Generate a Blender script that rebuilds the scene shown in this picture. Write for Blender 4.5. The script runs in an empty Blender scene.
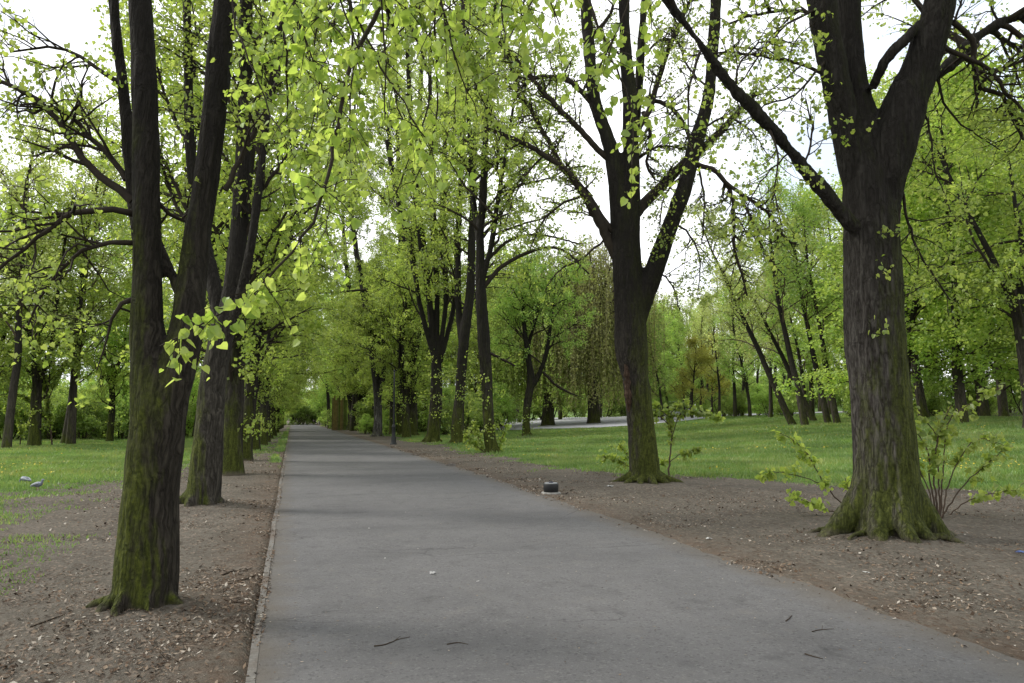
import bpy, math, random, bmesh
import numpy as np
from mathutils import Vector, noise as mn
C = bpy.context.scene.collection
PI = math.pi

# ------------------------------------------------------------------ camera geometry (photo geometry -> world)
F = 784.0; PITCH = math.atan((409 - 341.5) / F); YAW = math.atan(220 * math.cos(PITCH) / F); CAMH = 1.6
cp, sp_, cy_, sy_ = math.cos(PITCH), math.sin(PITCH), math.cos(YAW), math.sin(YAW)
def ray(px, py):
    u = (px - 512) / F; v = (341.5 - py) / F
    y = cp - v * sp_; z = sp_ + v * cp
    return np.array([u * cy_ + y * sy_, -u * sy_ + y * cy_, z])
def tt(px, py, D): return D / (cp - (341.5 - py) / F * sp_)
def at(px, py, D):                         # world point seen at (px,py), D metres (measured level) ahead of the camera
    return np.array([0, 0, CAMH]) + ray(px, py) * tt(px, py, D)

# ------------------------------------------------------------------ numpy noise
def _h(ix, iy, s):
    n = (ix * 374761393 + iy * 668265263 + s * 974711) & 0x7fffffff
    n = ((n ^ (n >> 13)) * 1274126177) & 0x7fffffff
    return ((n ^ (n >> 16)) & 0xffff) / 65535.0
def vn(x, y, s=0):
    x = np.asarray(x, float); y = np.asarray(y, float)
    ix = np.floor(x).astype(np.int64); iy = np.floor(y).astype(np.int64)
    fx = x - ix; fy = y - iy; fx = fx * fx * (3 - 2 * fx); fy = fy * fy * (3 - 2 * fy)
    a = _h(ix, iy, s) * (1 - fx) + _h(ix + 1, iy, s) * fx
    b = _h(ix, iy + 1, s) * (1 - fx) + _h(ix + 1, iy + 1, s) * fx
    return a * (1 - fy) + b * fy
def fbm(x, y, s=0, o=3):
    t = 0; a = .5
    for k in range(o):
        t = t + a * vn(x * 2 ** k, y * 2 ** k, s + k); a *= .5
    return t / (1 - .5 ** o)
def sst(a, b, x):
    t = np.clip((x - a) / (b - a), 0, 1); return t * t * (3 - 2 * t)

# ------------------------------------------------------------------ terrain
PL, PR = -0.17, 4.50                        # the path's edges in world x
def H0(x, y):                               # smooth terrain
    x = np.asarray(x, float); y = np.asarray(y, float)
    dip = -0.0105 * np.clip(np.sqrt((np.clip(y - 16, 0, 150)) ** 2 + 9) - 3, 0, 150)
    rise = 1.25 * sst(9, 40, x) + 0.05 * np.clip(x - 46, 0, 60)
    risl = 0.15 * sst(-8, -30, x)
    return dip + rise + risl
MOUNDS = []                                 # (x, y, height, radius) soil heaped round the trunks
def H(x, y):
    x = np.asarray(x, float); y = np.asarray(y, float)
    out = np.maximum(PL - x, x - PR)        # >0 outside the path
    o = sst(-.06, .14, out + (fbm(x * 2.3, y * 2.3, 5) - .5) * .24 * (x > 2))
    o = np.where(x < 2, sst(-.01, .03, out - .085), o)
    n = (fbm(x * .5, y * .5, 1) - .5) * .12 + (fbm(x * 2.5, y * 2.5, 2) - .5) * .035 + (fbm(x * 9, y * 9, 3, 2) - .5) * .022
    amp = (sst(0, .8, out) * .8 + .2) * (1 - .85 * sst(28, 50, y))
    z = H0(x, y) + o * .034 - .02 + n * o * amp
    for (mx, my, mh, mr) in MOUNDS:
        d2 = ((x - mx) ** 2 + (y - my) ** 2) / (mr * mr)
        z = z + mh * np.exp(-d2) * o
    return z
def Hs(x, y): return float(H(np.array([x]), np.array([y]))[0])
def ground(px, py):
    r = ray(px, py); t = 2.0
    while t < 300:
        p = np.array([0, 0, CAMH]) + r * t
        if p[2] <= float(H0(p[0], p[1])): break
        t *= 1.004
    return p[0], p[1]
def atx(px, D):                             # ground point D metres ahead in the column px
    p = at(px, 409, D); return p[0], p[1]

# ------------------------------------------------------------------ mesh accumulation
class MB:
    def __init__(s): s.v = []; s.f = []; s.a = []; s.n = 0
    def add(s, v, f, a=None):
        v = np.asarray(v, np.float32); f = np.asarray(f, np.int32)
        s.v.append(v); s.f.append(f + s.n); s.n += len(v)
        s.a.append(np.zeros(len(f), np.float32) if a is None else np.broadcast_to(np.asarray(a, np.float32), (len(f),)))
    def mesh(s, name, mat=None, smooth=True):
        me = bpy.data.meshes.new(name)
        if not s.v: return me
        V = np.concatenate(s.v); me.vertices.add(len(V)); me.vertices.foreach_set('co', V.ravel())
        tot = np.concatenate([np.full(len(f), f.shape[1], np.int32) for f in s.f])
        L = np.concatenate([f.ravel() for f in s.f])
        me.loops.add(len(L)); me.loops.foreach_set('vertex_index', L)
        me.polygons.add(len(tot))
        st = np.zeros(len(tot), np.int32); st[1:] = np.cumsum(tot)[:-1]
        me.polygons.foreach_set('loop_start', st)
        try: me.polygons.foreach_set('loop_total', tot)
        except Exception: pass
        me.polygons.foreach_set('use_smooth', np.full(len(tot), smooth, bool))
        at_ = me.attributes.new('rnd', 'FLOAT', 'FACE'); at_.data.foreach_set('value', np.concatenate(s.a))
        me.update(); me.validate()
        if mat: me.materials.append(mat)
        return me

def resample(P, R, step):
    P = np.asarray(P, float); R = np.asarray(R, float)
    if len(P) < 3:
        n = max(2, int(np.linalg.norm(P[-1] - P[0]) / step) + 1)
        t = np.linspace(0, 1, n)[:, None]
        return P[0] * (1 - t) + P[-1] * t, R[0] * (1 - t[:, 0]) + R[-1] * t[:, 0]
    Q = np.vstack([2 * P[0] - P[1], P, 2 * P[-1] - P[-2]]); out = []; ro = []
    for i in range(len(P) - 1):
        a, b, c, d = Q[i], Q[i + 1], Q[i + 2], Q[i + 3]
        n = max(1, int(np.linalg.norm(c - b) / step))
        for k in range(n):
            t = k / n
            out.append(.5 * (2 * b + (c - a) * t + (2 * a - 5 * b + 4 * c - d) * t * t + (3 * b - a - 3 * c + d) * t ** 3))
            ro.append(R[i] * (1 - t) + R[i + 1] * t)
    out.append(P[-1]); ro.append(R[-1])
    return np.array(out), np.array(ro)

def tube(mb, P, R, k=6, a=0.0, cap=True):
    P = np.asarray(P, float); R = np.asarray(R, float); n = len(P)
    T = np.gradient(P, axis=0); T /= np.linalg.norm(T, axis=1)[:, None] + 1e-9
    ref = np.array([1., 0, 0]) if abs(T[:, 0]).mean() < .6 else np.array([0, 1., 0])
    U = np.cross(T, ref); U /= np.linalg.norm(U, axis=1)[:, None] + 1e-9
    W = np.cross(T, U)
    an = np.arange(k) * 2 * PI / k
    V = P[:, None, :] + R[:, None, None] * (np.cos(an)[None, :, None] * U[:, None, :] + np.sin(an)[None, :, None] * W[:, None, :])
    i = np.arange(n - 1)[:, None]; j = np.arange(k)[None, :]
    f = np.stack([i * k + j, i * k + (j + 1) % k, (i + 1) * k + (j + 1) % k, (i + 1) * k + j], -1).reshape(-1, 4)
    mb.add(V.reshape(-1, 3), f, a)
    if cap and k >= 5:
        mb.add(V[-1], np.arange(k)[None, :], a); mb.add(V[0], np.arange(k)[::-1][None, :], a)

HEART_V = np.array([(0, 0, 0), (.34, -.06, .08), (.5, .26, .10), (.36, .62, .03), (0, 1.02, -.12), (-.36, .62, .03), (-.5, .26, .10), (-.34, -.06, .08)])
HEART_F = np.array([(0, 1, 2, 3, 4), (0, 4, 5, 6, 7)])
LEAF_V = np.array([(0, 0, 0), (.42, .4, .1), (0, 1, -.1), (-.42, .4, .1)])
LEAF_F = np.array([(0, 1, 2), (0, 2, 3)])
CLUMP_V = np.array([(0, 0, 0), (.4, .35, .1), (.05, .8, -.1), (-.4, .4, .1), (.1, .1, .1), (.75, .3, .35), (.55, .75, .2), (.15, -.1, -.1), (-.3, -.3, .5), (-.6, .1, .3)])
CLUMP_F = np.array([(0, 1, 2), (0, 2, 3), (4, 5, 6), (7, 8, 9)])
def leaves(mb, pos, size, rng, kind='leaf', droop=.7, flat=0.0, szvar=.35, val=None):
    pos = np.asarray(pos, float); n = len(pos)
    if n == 0: return
    V, Fc = {'leaf': (LEAF_V, LEAF_F), 'heart': (HEART_V, HEART_F), 'clump': (CLUMP_V, CLUMP_F)}[kind]
    y = rng.normal(size=(n, 3)); y /= np.linalg.norm(y, axis=1)[:, None]
    y[:, 2] = y[:, 2] * (1 - flat * .8) - droop; y /= np.linalg.norm(y, axis=1)[:, None]
    z = rng.normal(size=(n, 3)); z[:, 2] += 1.0 + 4 * flat
    x = np.cross(y, z); x /= np.linalg.norm(x, axis=1)[:, None] + 1e-9
    z = np.cross(x, y)
    s = size * (1 + szvar * (rng.random(n) * 2 - 1))
    W = pos[:, None, :] + s[:, None, None] * (V[None, :, 0, None] * x[:, None, :] + V[None, :, 1, None] * y[:, None, :] + V[None, :, 2, None] * z[:, None, :])
    f = (Fc[None] + (np.arange(n) * len(V))[:, None, None]).reshape(-1, Fc.shape[1])
    r = rng.random(n) if val is None else np.clip(val + (rng.random(n) - .5) * .5, 0, 1)
    mb.add(W.reshape(-1, 3), f, np.repeat(r, len(Fc)))

# ------------------------------------------------------------------ objects
def mk(name, me, parent=None, **kw):
    o = bpy.data.objects.new(name, me); C.objects.link(o)
    if parent: o.parent = parent
    for k, v in kw.items(): o[k] = v
    return o
def thing(name, label, cat, loc=(0, 0, 0), rz=0, group=None):
    o = bpy.data.objects.new(name, None); C.objects.link(o)
    o.empty_display_size = .2; o.location = loc; o.rotation_euler = (0, 0, rz)
    o['label'] = label; o['category'] = cat
    if group: o['group'] = group
    return o
def dup(root, loc, rz, sc, label, group=None):
    r = root.copy(); C.objects.link(r); r.location = loc; r.rotation_euler = (0, 0, rz); r.scale = (sc,) * 3
    r['label'] = label
    if group: r['group'] = group
    for ch in list(root.children):
        c = ch.copy(); C.objects.link(c); c.parent = r
        for g in list(ch.children):
            d = g.copy(); C.objects.link(d); d.parent = c
    return r

# ------------------------------------------------------------------ materials
def nt(name):
    m = bpy.data.materials.new(name); m.use_nodes = True
    t = m.node_tree; t.nodes.clear()
    o = t.nodes.new('ShaderNodeOutputMaterial')
    return m, t, o
class N:
    def __init__(s, t): s.t = t
    def new(s, k, **kw):
        n = s.t.nodes.new(k)
        for a, v in kw.items(): setattr(n, a, v)
        return n
    def link(s, a, b): s.t.links.new(a, b)
    def noise(s, vec, scale, detail=4, rough=.55):
        n = s.new('ShaderNodeTexNoise'); n.inputs['Scale'].default_value = scale
        n.inputs['Detail'].default_value = detail; n.inputs['Roughness'].default_value = rough
        s.link(vec, n.inputs['Vector']); return n.outputs['Fac']
    def voro(s, vec, scale, feat='F1', out='Distance'):
        n = s.new('ShaderNodeTexVoronoi'); n.feature = feat; n.inputs['Scale'].default_value = scale
        s.link(vec, n.inputs['Vector']); return n.outputs[out]
    def ramp(s, fac, stops, interp='LINEAR'):
        n = s.new('ShaderNodeValToRGB'); n.color_ramp.interpolation = interp
        e = n.color_ramp.elements
        while len(e) < len(stops): e.new(.5)
        for el, (p, c) in zip(e, stops):
            el.position = p; el.color = (c, c, c, 1) if not isinstance(c, (tuple, list)) else (*c, 1)
        s.link(fac, n.inputs['Fac']); return n.outputs['Color']
    def mix(s, fac, a, b, mode='MIX'):
        n = s.new('ShaderNodeMix'); n.data_type = 'RGBA'; n.blend_type = mode
        for k, v in ((0, fac), (6, a), (7, b)):
            if isinstance(v, (int, float)): n.inputs[k].default_value = v
            elif isinstance(v, tuple): n.inputs[k].default_value = (*v, 1)
            else: s.link(v, n.inputs[k])
        return n.outputs[2]
    def math(s, op, a, b=0.0, c=0.0, clamp=False):
        n = s.new('ShaderNodeMath'); n.operation = op; n.use_clamp = clamp
        for k, v in ((0, a), (1, b), (2, c)):
            if isinstance(v, (int, float)): n.inputs[k].default_value = v
            else: s.link(v, n.inputs[k])
        return n.outputs[0]
    def mapr(s, v, a, b, c=0.0, d=1.0):
        n = s.new('ShaderNodeMapRange'); n.clamp = True
        s.link(v, n.inputs[0])
        for k, q in ((1, a), (2, b), (3, c), (4, d)): n.inputs[k].default_value = q
        return n.outputs[0]
    def scale(s, vec, sc):
        n = s.new('ShaderNodeMapping'); n.inputs['Scale'].default_value = sc
        s.link(vec, n.inputs['Vector']); return n.outputs[0]
    def bump(s, h, strength, dist):
        n = s.new('ShaderNodeBump'); n.inputs['Strength'].default_value = strength; n.inputs['Distance'].default_value = dist
        s.link(h, n.inputs['Height']); return n.outputs[0]
    def pos(s): return s.new('ShaderNodeNewGeometry').outputs['Position']
    def obj(s): return s.new('ShaderNodeTexCoord').outputs['Object']
    def pr(s, out, col, rough=.8, spec=.2, normal=None, metal=0.0):
        b = s.new('ShaderNodeBsdfPrincipled')
        for k, v in (('Base Color', col), ('Roughness', rough), ('Specular IOR Level', spec), ('Metallic', metal)):
            if isinstance(v, (int, float)): b.inputs[k].default_value = v
            elif isinstance(v, tuple): b.inputs[k].default_value = (*v, 1)
            else: s.link(v, b.inputs[k])
        if normal is not None: s.link(normal, b.inputs['Normal'])
        s.link(b.outputs[0], out.inputs[0]); return b

def simple(name, col, rough=.7, spec=.3, metal=0.0, var=.25, scale=12):
    m, t, o = nt(name); n = N(t); v = n.obj()
    f = n.noise(v, scale, 4)
    c = n.mix(n.mapr(f, .3, .7), tuple(x * (1 - var) for x in col), tuple(min(1, x * (1 + var)) for x in col))
    n.pr(o, c, rough, spec, n.bump(f, .2, .01), metal); return m

def leaf_mat(name, cols, trans, tw=.5, hue=.0):
    m, t, o = nt(name); n = N(t)
    a = n.new('ShaderNodeAttribute'); a.attribute_name = 'rnd'
    c = n.ramp(a.outputs['Fac'], [(i / (len(cols) - 1), q) for i, q in enumerate(cols)])
    ct = n.ramp(a.outputs['Fac'], [(i / (len(trans) - 1), q) for i, q in enumerate(trans)])
    big = n.noise(n.pos(), .55, 3)
    k = n.mapr(big, .3, .7, .72, 1.22)
    oi = n.new('ShaderNodeObjectInfo').outputs['Random']
    k2 = n.mapr(oi, 0, 1, .85, 1.15)
    k = n.math('MULTIPLY', k, k2)
    cc = n.new('ShaderNodeVectorMath'); cc.operation = 'SCALE'; n.link(c, cc.inputs[0]); n.link(k, cc.inputs['Scale'])
    c2 = n.new('ShaderNodeVectorMath'); c2.operation = 'SCALE'; n.link(ct, c2.inputs[0]); n.link(k, c2.inputs['Scale'])
    d = n.new('ShaderNodeBsdfDiffuse'); n.link(cc.outputs[0], d.inputs[0])
    tr = n.new('ShaderNodeBsdfTranslucent'); n.link(c2.outputs[0], tr.inputs[0])
    g = n.new('ShaderNodeBsdfGlossy'); g.inputs['Roughness'].default_value = .45; g.inputs[0].default_value = (.8, .85, .8, 1)
    m1 = n.new('ShaderNodeMixShader'); m1.inputs[0].default_value = tw; n.link(d.outputs[0], m1.inputs[1]); n.link(tr.outputs[0], m1.inputs[2])
    m2 = n.new('ShaderNodeMixShader'); m2.inputs[0].default_value = .04; n.link(m1.outputs[0], m2.inputs[1]); n.link(g.outputs[0], m2.inputs[2])
    n.link(m2.outputs[0], o.inputs[0]); return m
LM_lime = leaf_mat('leaf_spring_lime', [(0.139, 0.205, 0.037), (0.221, 0.295, 0.057), (0.312, 0.369, 0.082)], [(0.328, 0.459, 0.057), (0.476, 0.599, 0.090), (0.590, 0.689, 0.131)], .55)
LM_mid = leaf_mat('leaf_mid_green', [(0.157, 0.267, 0.055), (0.242, 0.375, 0.085), (0.363, 0.484, 0.121)], [(0.363, 0.580, 0.085), (0.532, 0.750, 0.133), (0.701, 0.871, 0.181)], .5)  # mid, olive and shrub leaves lightened in colour to stand in for haze
LM_dense = leaf_mat('leaf_fresh_green', [(.15, .25, .05), (.25, .36, .08), (.36, .45, .11)], [(.36, .54, .07), (.54, .70, .11), (.68, .80, .15)], .5)
LM_olive = leaf_mat('leaf_olive', [(0.222, 0.271, 0.086), (0.345, 0.407, 0.135), (0.469, 0.517, 0.197)], [(0.443, 0.542, 0.123), (0.616, 0.715, 0.185), (0.789, 0.838, 0.271)], .5)
LM_will = leaf_mat('leaf_willow', [(0.218, 0.299, 0.057), (0.322, 0.414, 0.092), (0.414, 0.483, 0.138)], [(0.287, 0.437, 0.057), (0.437, 0.598, 0.081), (0.552, 0.644, 0.138)], .5)
LM_brown = leaf_mat('leaf_willow_brown', [(0.162, 0.149, 0.061), (0.230, 0.230, 0.081), (0.324, 0.351, 0.108)], [(0.270, 0.270, 0.081), (0.405, 0.432, 0.108), (0.567, 0.621, 0.135)], .4)
LM_shrub = leaf_mat('leaf_shrub', [(0.135, 0.203, 0.054), (0.230, 0.324, 0.081), (0.365, 0.459, 0.121)], [(0.338, 0.486, 0.081), (0.513, 0.675, 0.121), (0.675, 0.810, 0.162)], .5)
LM_near = leaf_mat('leaf_near', [(0.186, 0.297, 0.046), (0.288, 0.390, 0.075), (0.390, 0.483, 0.111)], [(0.427, 0.613, 0.075), (0.596, 0.762, 0.121), (0.726, 0.855, 0.168)], .58)
LM_yel = leaf_mat('leaf_yellow_green', [(.20, .22, .04), (.30, .30, .06), (.38, .36, .09)], [(.4, .42, .06), (.52, .52, .08), (.6, .58, .1)], .5)

def bark_mat(name, dark, light, moss_amt, moss_dir=(-1, 0, 0), moss_h=2.5, crack=1.0, bs=1.0, graze=0.0):
    m, t, o = nt(name); n = N(t); v = n.obj()
    wv = n.noise(v, 3.0, 2)
    vs = n.scale(v, (1, 1, .16))
    cb = n.new('ShaderNodeVectorMath'); cb.operation = 'ADD'; n.link(vs, cb.inputs[0])
    sc_ = n.new('ShaderNodeVectorMath'); sc_.operation = 'SCALE'; n.link(wv, sc_.inputs[0]); sc_.inputs['Scale'].default_value = .12
    n.link(sc_.outputs[0], cb.inputs[1]); vv = cb.outputs[0]
    vf = n.scale(cb.outputs[0], (1, 1, .45)); fib = n.noise(vf, 15 * crack, 6, .72)
    r1 = n.math('ABSOLUTE', n.math('MULTIPLY', n.math('SUBTRACT', n.noise(vv, 19 * crack, 3, .55), .5), 4.2))
    fine = n.noise(n.scale(v, (1, 1, .5)), 75, 4, .7)
    plate = n.mapr(n.noise(n.scale(v, (1, 1, .6)), 30 * crack, 3), .3, .7)
    hgt = n.math('ADD', n.math('MULTIPLY', n.mapr(r1, 0, .8), .55), n.math('MULTIPLY', fib, .75))
    hgt = n.math('ADD', hgt, n.math('MULTIPLY', plate, .18)); hgt = n.math('ADD', n.math('MULTIPLY', fine, .22), n.math('SUBTRACT', hgt, .12))
    c = n.mix(n.mapr(hgt, .35, 1.15), dark, light)
    pt = n.noise(v, 2.2, 4)
    c = n.mix(n.mapr(pt, .38, .66), c, tuple(x * 1.45 for x in light), 'MIX') if graze else c
    # moss: low on the trunk, on one side, broken by noise
    g = n.new('ShaderNodeNewGeometry')
    dp = n.new('ShaderNodeVectorMath'); dp.operation = 'DOT_PRODUCT'
    n.link(g.outputs['Normal'], dp.inputs[0]); dp.inputs[1].default_value = moss_dir
    sx = n.new('ShaderNodeSeparateXYZ'); n.link(v, sx.inputs[0])
    low = n.mapr(sx.outputs[2], .0, moss_h, 1.0, 0.0)
    side = n.mapr(dp.outputs['Value'], -.35, .8)
    mo = n.math('ADD', n.math('MULTIPLY', side, .65), n.math('MULTIPLY', low, .6))
    mo = n.math('ADD', mo, n.math('MULTIPLY', n.math('SUBTRACT', n.noise(n.scale(v, (1, 1, .4)), 5, 5, .7), .5), 1.5))
    mo = n.mapr(mo, 1.05 - moss_amt * .75, 1.45 - moss_amt * .75)
    mc = n.mix(n.mapr(n.noise(v, 30, 4, .7), .3, .7), (.028, .038, .006), (.098, .115, .015))
    mc = n.mix(n.mapr(hgt, .25, .75), (.016, .020, .006), mc)
    c = n.mix(n.math('MULTIPLY', mo, .85), c, mc)
    c = n.mix(n.mapr(sx.outputs[2], 1.6, 4.2, 0, .80), c, (.013, .0115, .0105))  # upper bark darkened with height: backlit shade put into the colour
    dz = n.math('ADD', sx.outputs[2], n.math('MULTIPLY', n.math('SUBTRACT', n.noise(v, 9, 5, .7), .5), .28))
    c = n.mix(n.mapr(dz, .02, .13, .85, 0), c, (.085, .072, .056))
    n.pr(o, c, .9, .12, n.bump(hgt, 1.0 * bs, .028)); return m
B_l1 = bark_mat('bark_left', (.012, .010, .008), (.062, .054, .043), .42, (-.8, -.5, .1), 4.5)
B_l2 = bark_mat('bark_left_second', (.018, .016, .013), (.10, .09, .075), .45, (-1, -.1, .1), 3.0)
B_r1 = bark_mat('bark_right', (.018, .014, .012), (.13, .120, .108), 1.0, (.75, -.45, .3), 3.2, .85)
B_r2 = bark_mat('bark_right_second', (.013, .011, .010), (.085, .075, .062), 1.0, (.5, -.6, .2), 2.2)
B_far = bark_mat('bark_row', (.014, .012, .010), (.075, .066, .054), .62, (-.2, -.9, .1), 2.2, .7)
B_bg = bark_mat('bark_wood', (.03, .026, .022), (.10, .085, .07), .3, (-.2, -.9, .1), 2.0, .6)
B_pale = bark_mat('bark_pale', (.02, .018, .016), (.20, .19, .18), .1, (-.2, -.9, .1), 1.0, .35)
B_twig = simple('bark_twig', (.030, .024, .018), .85, .15)
B_twig2 = simple('bark_twig_brown', (.075, .055, .04), .85, .15)

# ------------------------------------------------------------------ skeleton growth
def unit(v): return v / (np.linalg.norm(v) + 1e-9)
class Sk:
    def __init__(s): s.tr = []; s.br = []; s.tw = []; s.lf = []
def grow(rng, p, d, L, r, lvl, sk, pr):
    """lvl 1 limb, 2 branch, 3 twig (bears leaves)"""
    n = {1: 7, 2: 5, 3: 4}[lvl]
    up = pr['up'][lvl]; wob = pr.get('wob', .16)
    P = [p]; dd = unit(d)
    for k in range(n):
        g = up[0] + (up[1] - up[0]) * (k / n)
        dd = unit(dd + rng.normal(size=3) * wob + np.array([0, 0, g]))
        P.append(P[-1] + dd * L / n)
    P = np.array(P); R = r * (1 - .8 * np.linspace(0, 1, n + 1) ** 1.1)
    (sk.br if lvl < 3 else sk.tw).append((P, R, 7 if lvl == 1 else 5 if lvl == 2 else 3))
    if lvl == 3:
        m = rng.poisson(pr['leaf'])
        if m:
            t = rng.random(m) ** .8 * n; i = np.minimum(t.astype(int), n - 1); fr = (t - i)[:, None]
            q = P[i] * (1 - fr) + P[i + 1] * fr + rng.normal(size=(m, 3)) * pr['jit']
            sk.lf.append(q)
        return
    spawn(rng, P, R, L, lvl, sk, pr)
def spawn(rng, P, R, L, lvl, sk, pr, t0=None, nch=None, t1=1.0):
    nc = nch if nch is not None else pr['n'][lvl]
    t0 = pr.get('t0', {0: .3, 1: .18, 2: .1})[lvl] if t0 is None else t0
    for k in range(nc):
        t = t0 + (t1 - t0) * (k + rng.random()) / nc
        f = t * (len(P) - 1); i = min(int(f), len(P) - 2); fr = f - i
        p = P[i] * (1 - fr) + P[i + 1] * fr; rr = R[i] * (1 - fr) + R[i + 1] * fr
        T = unit(P[i + 1] - P[i])
        q = unit(np.cross(T, rng.normal(size=3)))
        if lvl == 0: q = unit(q * np.array([1, 1, .15]))
        if lvl >= 1: q = unit(q * np.array([1, 1, pr.get('flatb', .7)]))
        a = math.radians(pr['ang'][lvl] + rng.normal() * 9)
        d = T * math.cos(a) + q * math.sin(a)
        ln = pr['len'][lvl + 1] * (.6 + .7 * rng.random()) * (1 - .45 * t if lvl > 0 else pr.get('prof', lambda t: 1 - .55 * t)(t))
        grow(rng, p, d, ln, min(rr * .62, pr['r'][lvl + 1]), lvl + 1, sk, pr)

def stem_path(rng, p, d, L, r0, r1, n=9, wob=.05, up=.02):
    P = [np.array(p, float)]; dd = unit(np.array(d, float))
    for k in range(n):
        dd = unit(dd + rng.normal(size=3) * wob + np.array([0, 0, up])); P.append(P[-1] + dd * L / n)
    R = r0 + (r1 - r0) * np.linspace(0, 1, n + 1) ** .9
    return np.array(P), R

def bark_tube(mb, P, R, k, flare=0, rng=None, amp=.03):
    """trunk tube with root flare and uneven outline"""
    P, R = resample(P, R, max(.12, R[0] * .5))
    n = len(P); an = np.arange(k) * 2 * PI / k
    ph = rng.random(4) * 6.28 if rng is not None else np.zeros(4)
    T = np.gradient(P, axis=0); T /= np.linalg.norm(T, axis=1)[:, None]
    U = np.cross(T, [0, 1., 0]); U /= np.linalg.norm(U, axis=1)[:, None]; W = np.cross(T, U)
    z = P[:, 2] - P[0, 2]
    lob = .5 + .5 * np.sin(5 * an + ph[0]) * .7 + .15 * np.sin(8 * an + ph[1])
    fl = flare * np.exp(-z / .28)[:, None] * (0.25 + lob[None, :]) + flare * .25 * np.exp(-z / .9)[:, None]
    wav = amp * (np.sin(4 * an[None, :] + ph[2] + z[:, None] * .9) + .7 * np.sin(7 * an[None, :] + ph[3] - z[:, None] * .5))
    rr = R[:, None] * (1 + fl + wav)
    V = P[:, None, :] + rr[..., None] * (np.cos(an)[None, :, None] * U[:, None, :] + np.sin(an)[None, :, None] * W[:, None, :])
    i = np.arange(n - 1)[:, None]; j = np.arange(k)[None, :]
    f = np.stack([i * k + j, (i + 1) * k + j, (i + 1) * k + (j + 1) % k, i * k + (j + 1) % k], -1).reshape(-1, 4)
    mb.add(V.reshape(-1, 3), f)
    mb.add(V[-1], np.arange(k)[None, :])

def finish_tree(root, sk, bark, twigm, leafm, lsize, rng, kind='leaf', droop=.6, flat=0., trunkmesh=None, trunk_k=12, flare=.5, lbl=None, szvar=.35):
    if trunkmesh is None:
        mb = MB()
        for i, (P, R) in enumerate(sk.tr): bark_tube(mb, P, R, trunk_k if i == 0 else max(8, trunk_k - 4), flare if i == 0 else 0, rng)
        trunkmesh = mb.mesh('trunk', bark)
    t = mk('trunk', trunkmesh, root)
    mb = MB()
    for P, R, k in sk.br: tube(mb, P, R, k)
    for P, R, k in sk.tw: tube(mb, P, R, k)
    if mb.v: mk('branches', mb.mesh('branches', twigm), root)
    mb = MB()
    if sk.lf:
        for q in sk.lf:
            if len(q): leaves(mb, q, lsize, rng, kind, droop, flat, szvar, val=rng.random() * .8 + .1)
        if mb.v: mk('crown', mb.mesh('crown', leafm, smooth=False), root)
    return t

# ---- archetypes -------------------------------------------------
def epicormic(rng, sk, P, R, z0, z1, n, rad=.35, m=16):
    """leafy shoots sprouting straight from the trunk"""
    zz = P[:, 2]
    for k in range(n):
        z = rng.uniform(z0, z1); i = int(np.argmin(abs(zz - z))); a = rng.random() * 2 * PI
        d = np.array([math.cos(a), math.sin(a), rng.uniform(-.2, .5)])
        p = P[i] + d * R[i] * .8; L = rad * rng.uniform(.5, 1.6)
        Q = np.array([p, p + d * L * .6, p + d * L + np.array([0, 0, -.12 * L])])
        sk.tw.append((Q, np.array([.012, .008, .004]), 3))
        mm = rng.poisson(m * L / rad)
        if mm:
            t = rng.random(mm)[:, None]
            sk.lf.append(p + (Q[2] - p) * t + rng.normal(size=(mm, 3)) * rad * .28)

PR_LIME = dict(n={0: 15, 1: 8, 2: 6}, len={1: 3.6, 2: 1.7, 3: .75}, ang={0: 52, 1: 48, 2: 45}, r={1: .055, 2: .022, 3: .008},
               up={1: (.10, -.10), 2: (.0, -.14), 3: (-.1, -.28)}, leaf=14, jit=.07, prof=lambda t: 1.1 - .6 * t)
def linden(seed, label, H=14.5, r=.24, fork=3.6, nst=4, lean=(0, 0), pr=PR_LIME, leafm=LM_lime, bark=B_far, epi=22, lsize=.10, name='linden_tree', cat='tree', group=None, lowlimbs=5, kind='leaf'):
    rng = np.random.default_rng(seed); sk = Sk()
    P0, R0 = stem_path(rng, (0, 0, -.25), (lean[0], lean[1], 1), fork + .7, r * 1.05, r * .8, 6, .03)
    sk.tr.append((P0, R0)); top = P0[-2]
    a0 = rng.random() * 6.28
    for k in range(nst):
        a = a0 + k * 2 * PI / nst + rng.normal() * .3; sl = .16 + .12 * rng.random() if nst > 1 else 0
        st = P0[-2 - (k % 2)] + np.array([math.cos(a), math.sin(a), 0]) * r * .25
        L = (H - fork) * (1 - .25 * rng.random() * (k > 0))
        P, R = stem_path(rng, st, (math.cos(a) * sl, math.sin(a) * sl, 1), L, r * (.52 if nst > 1 else .8), .03, 9, .05, .03)
        sk.tr.append((P, R)); spawn(rng, P, R, L, 0, sk, pr, t0=.06, nch=pr['n'][0] if nst < 3 else int(pr['n'][0] * .62))
    spawn(rng, P0, R0, 1, 0, sk, pr, t0=.55, nch=lowlimbs)
    if epi: epicormic(rng, sk, P0, R0, .8, fork + .5, epi); 
    root = thing(name, label, cat, group=group)
    finish_tree(root, sk, bark, B_twig, leafm, lsize, rng, kind)
    return root

TREES = []
def plant(root, x, y, rz, sc, label, group, first=[]):
    z = float(H0(x, y))
    if not any(f is root for f in first):
        first.append(root); root.location = (x, y, z); root.rotation_euler = (0, 0, rz); root.scale = (sc,) * 3
        root['label'] = label
        if group: root['group'] = group
        return root
    return dup(root, (x, y, z), rz, sc, label, group)

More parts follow.
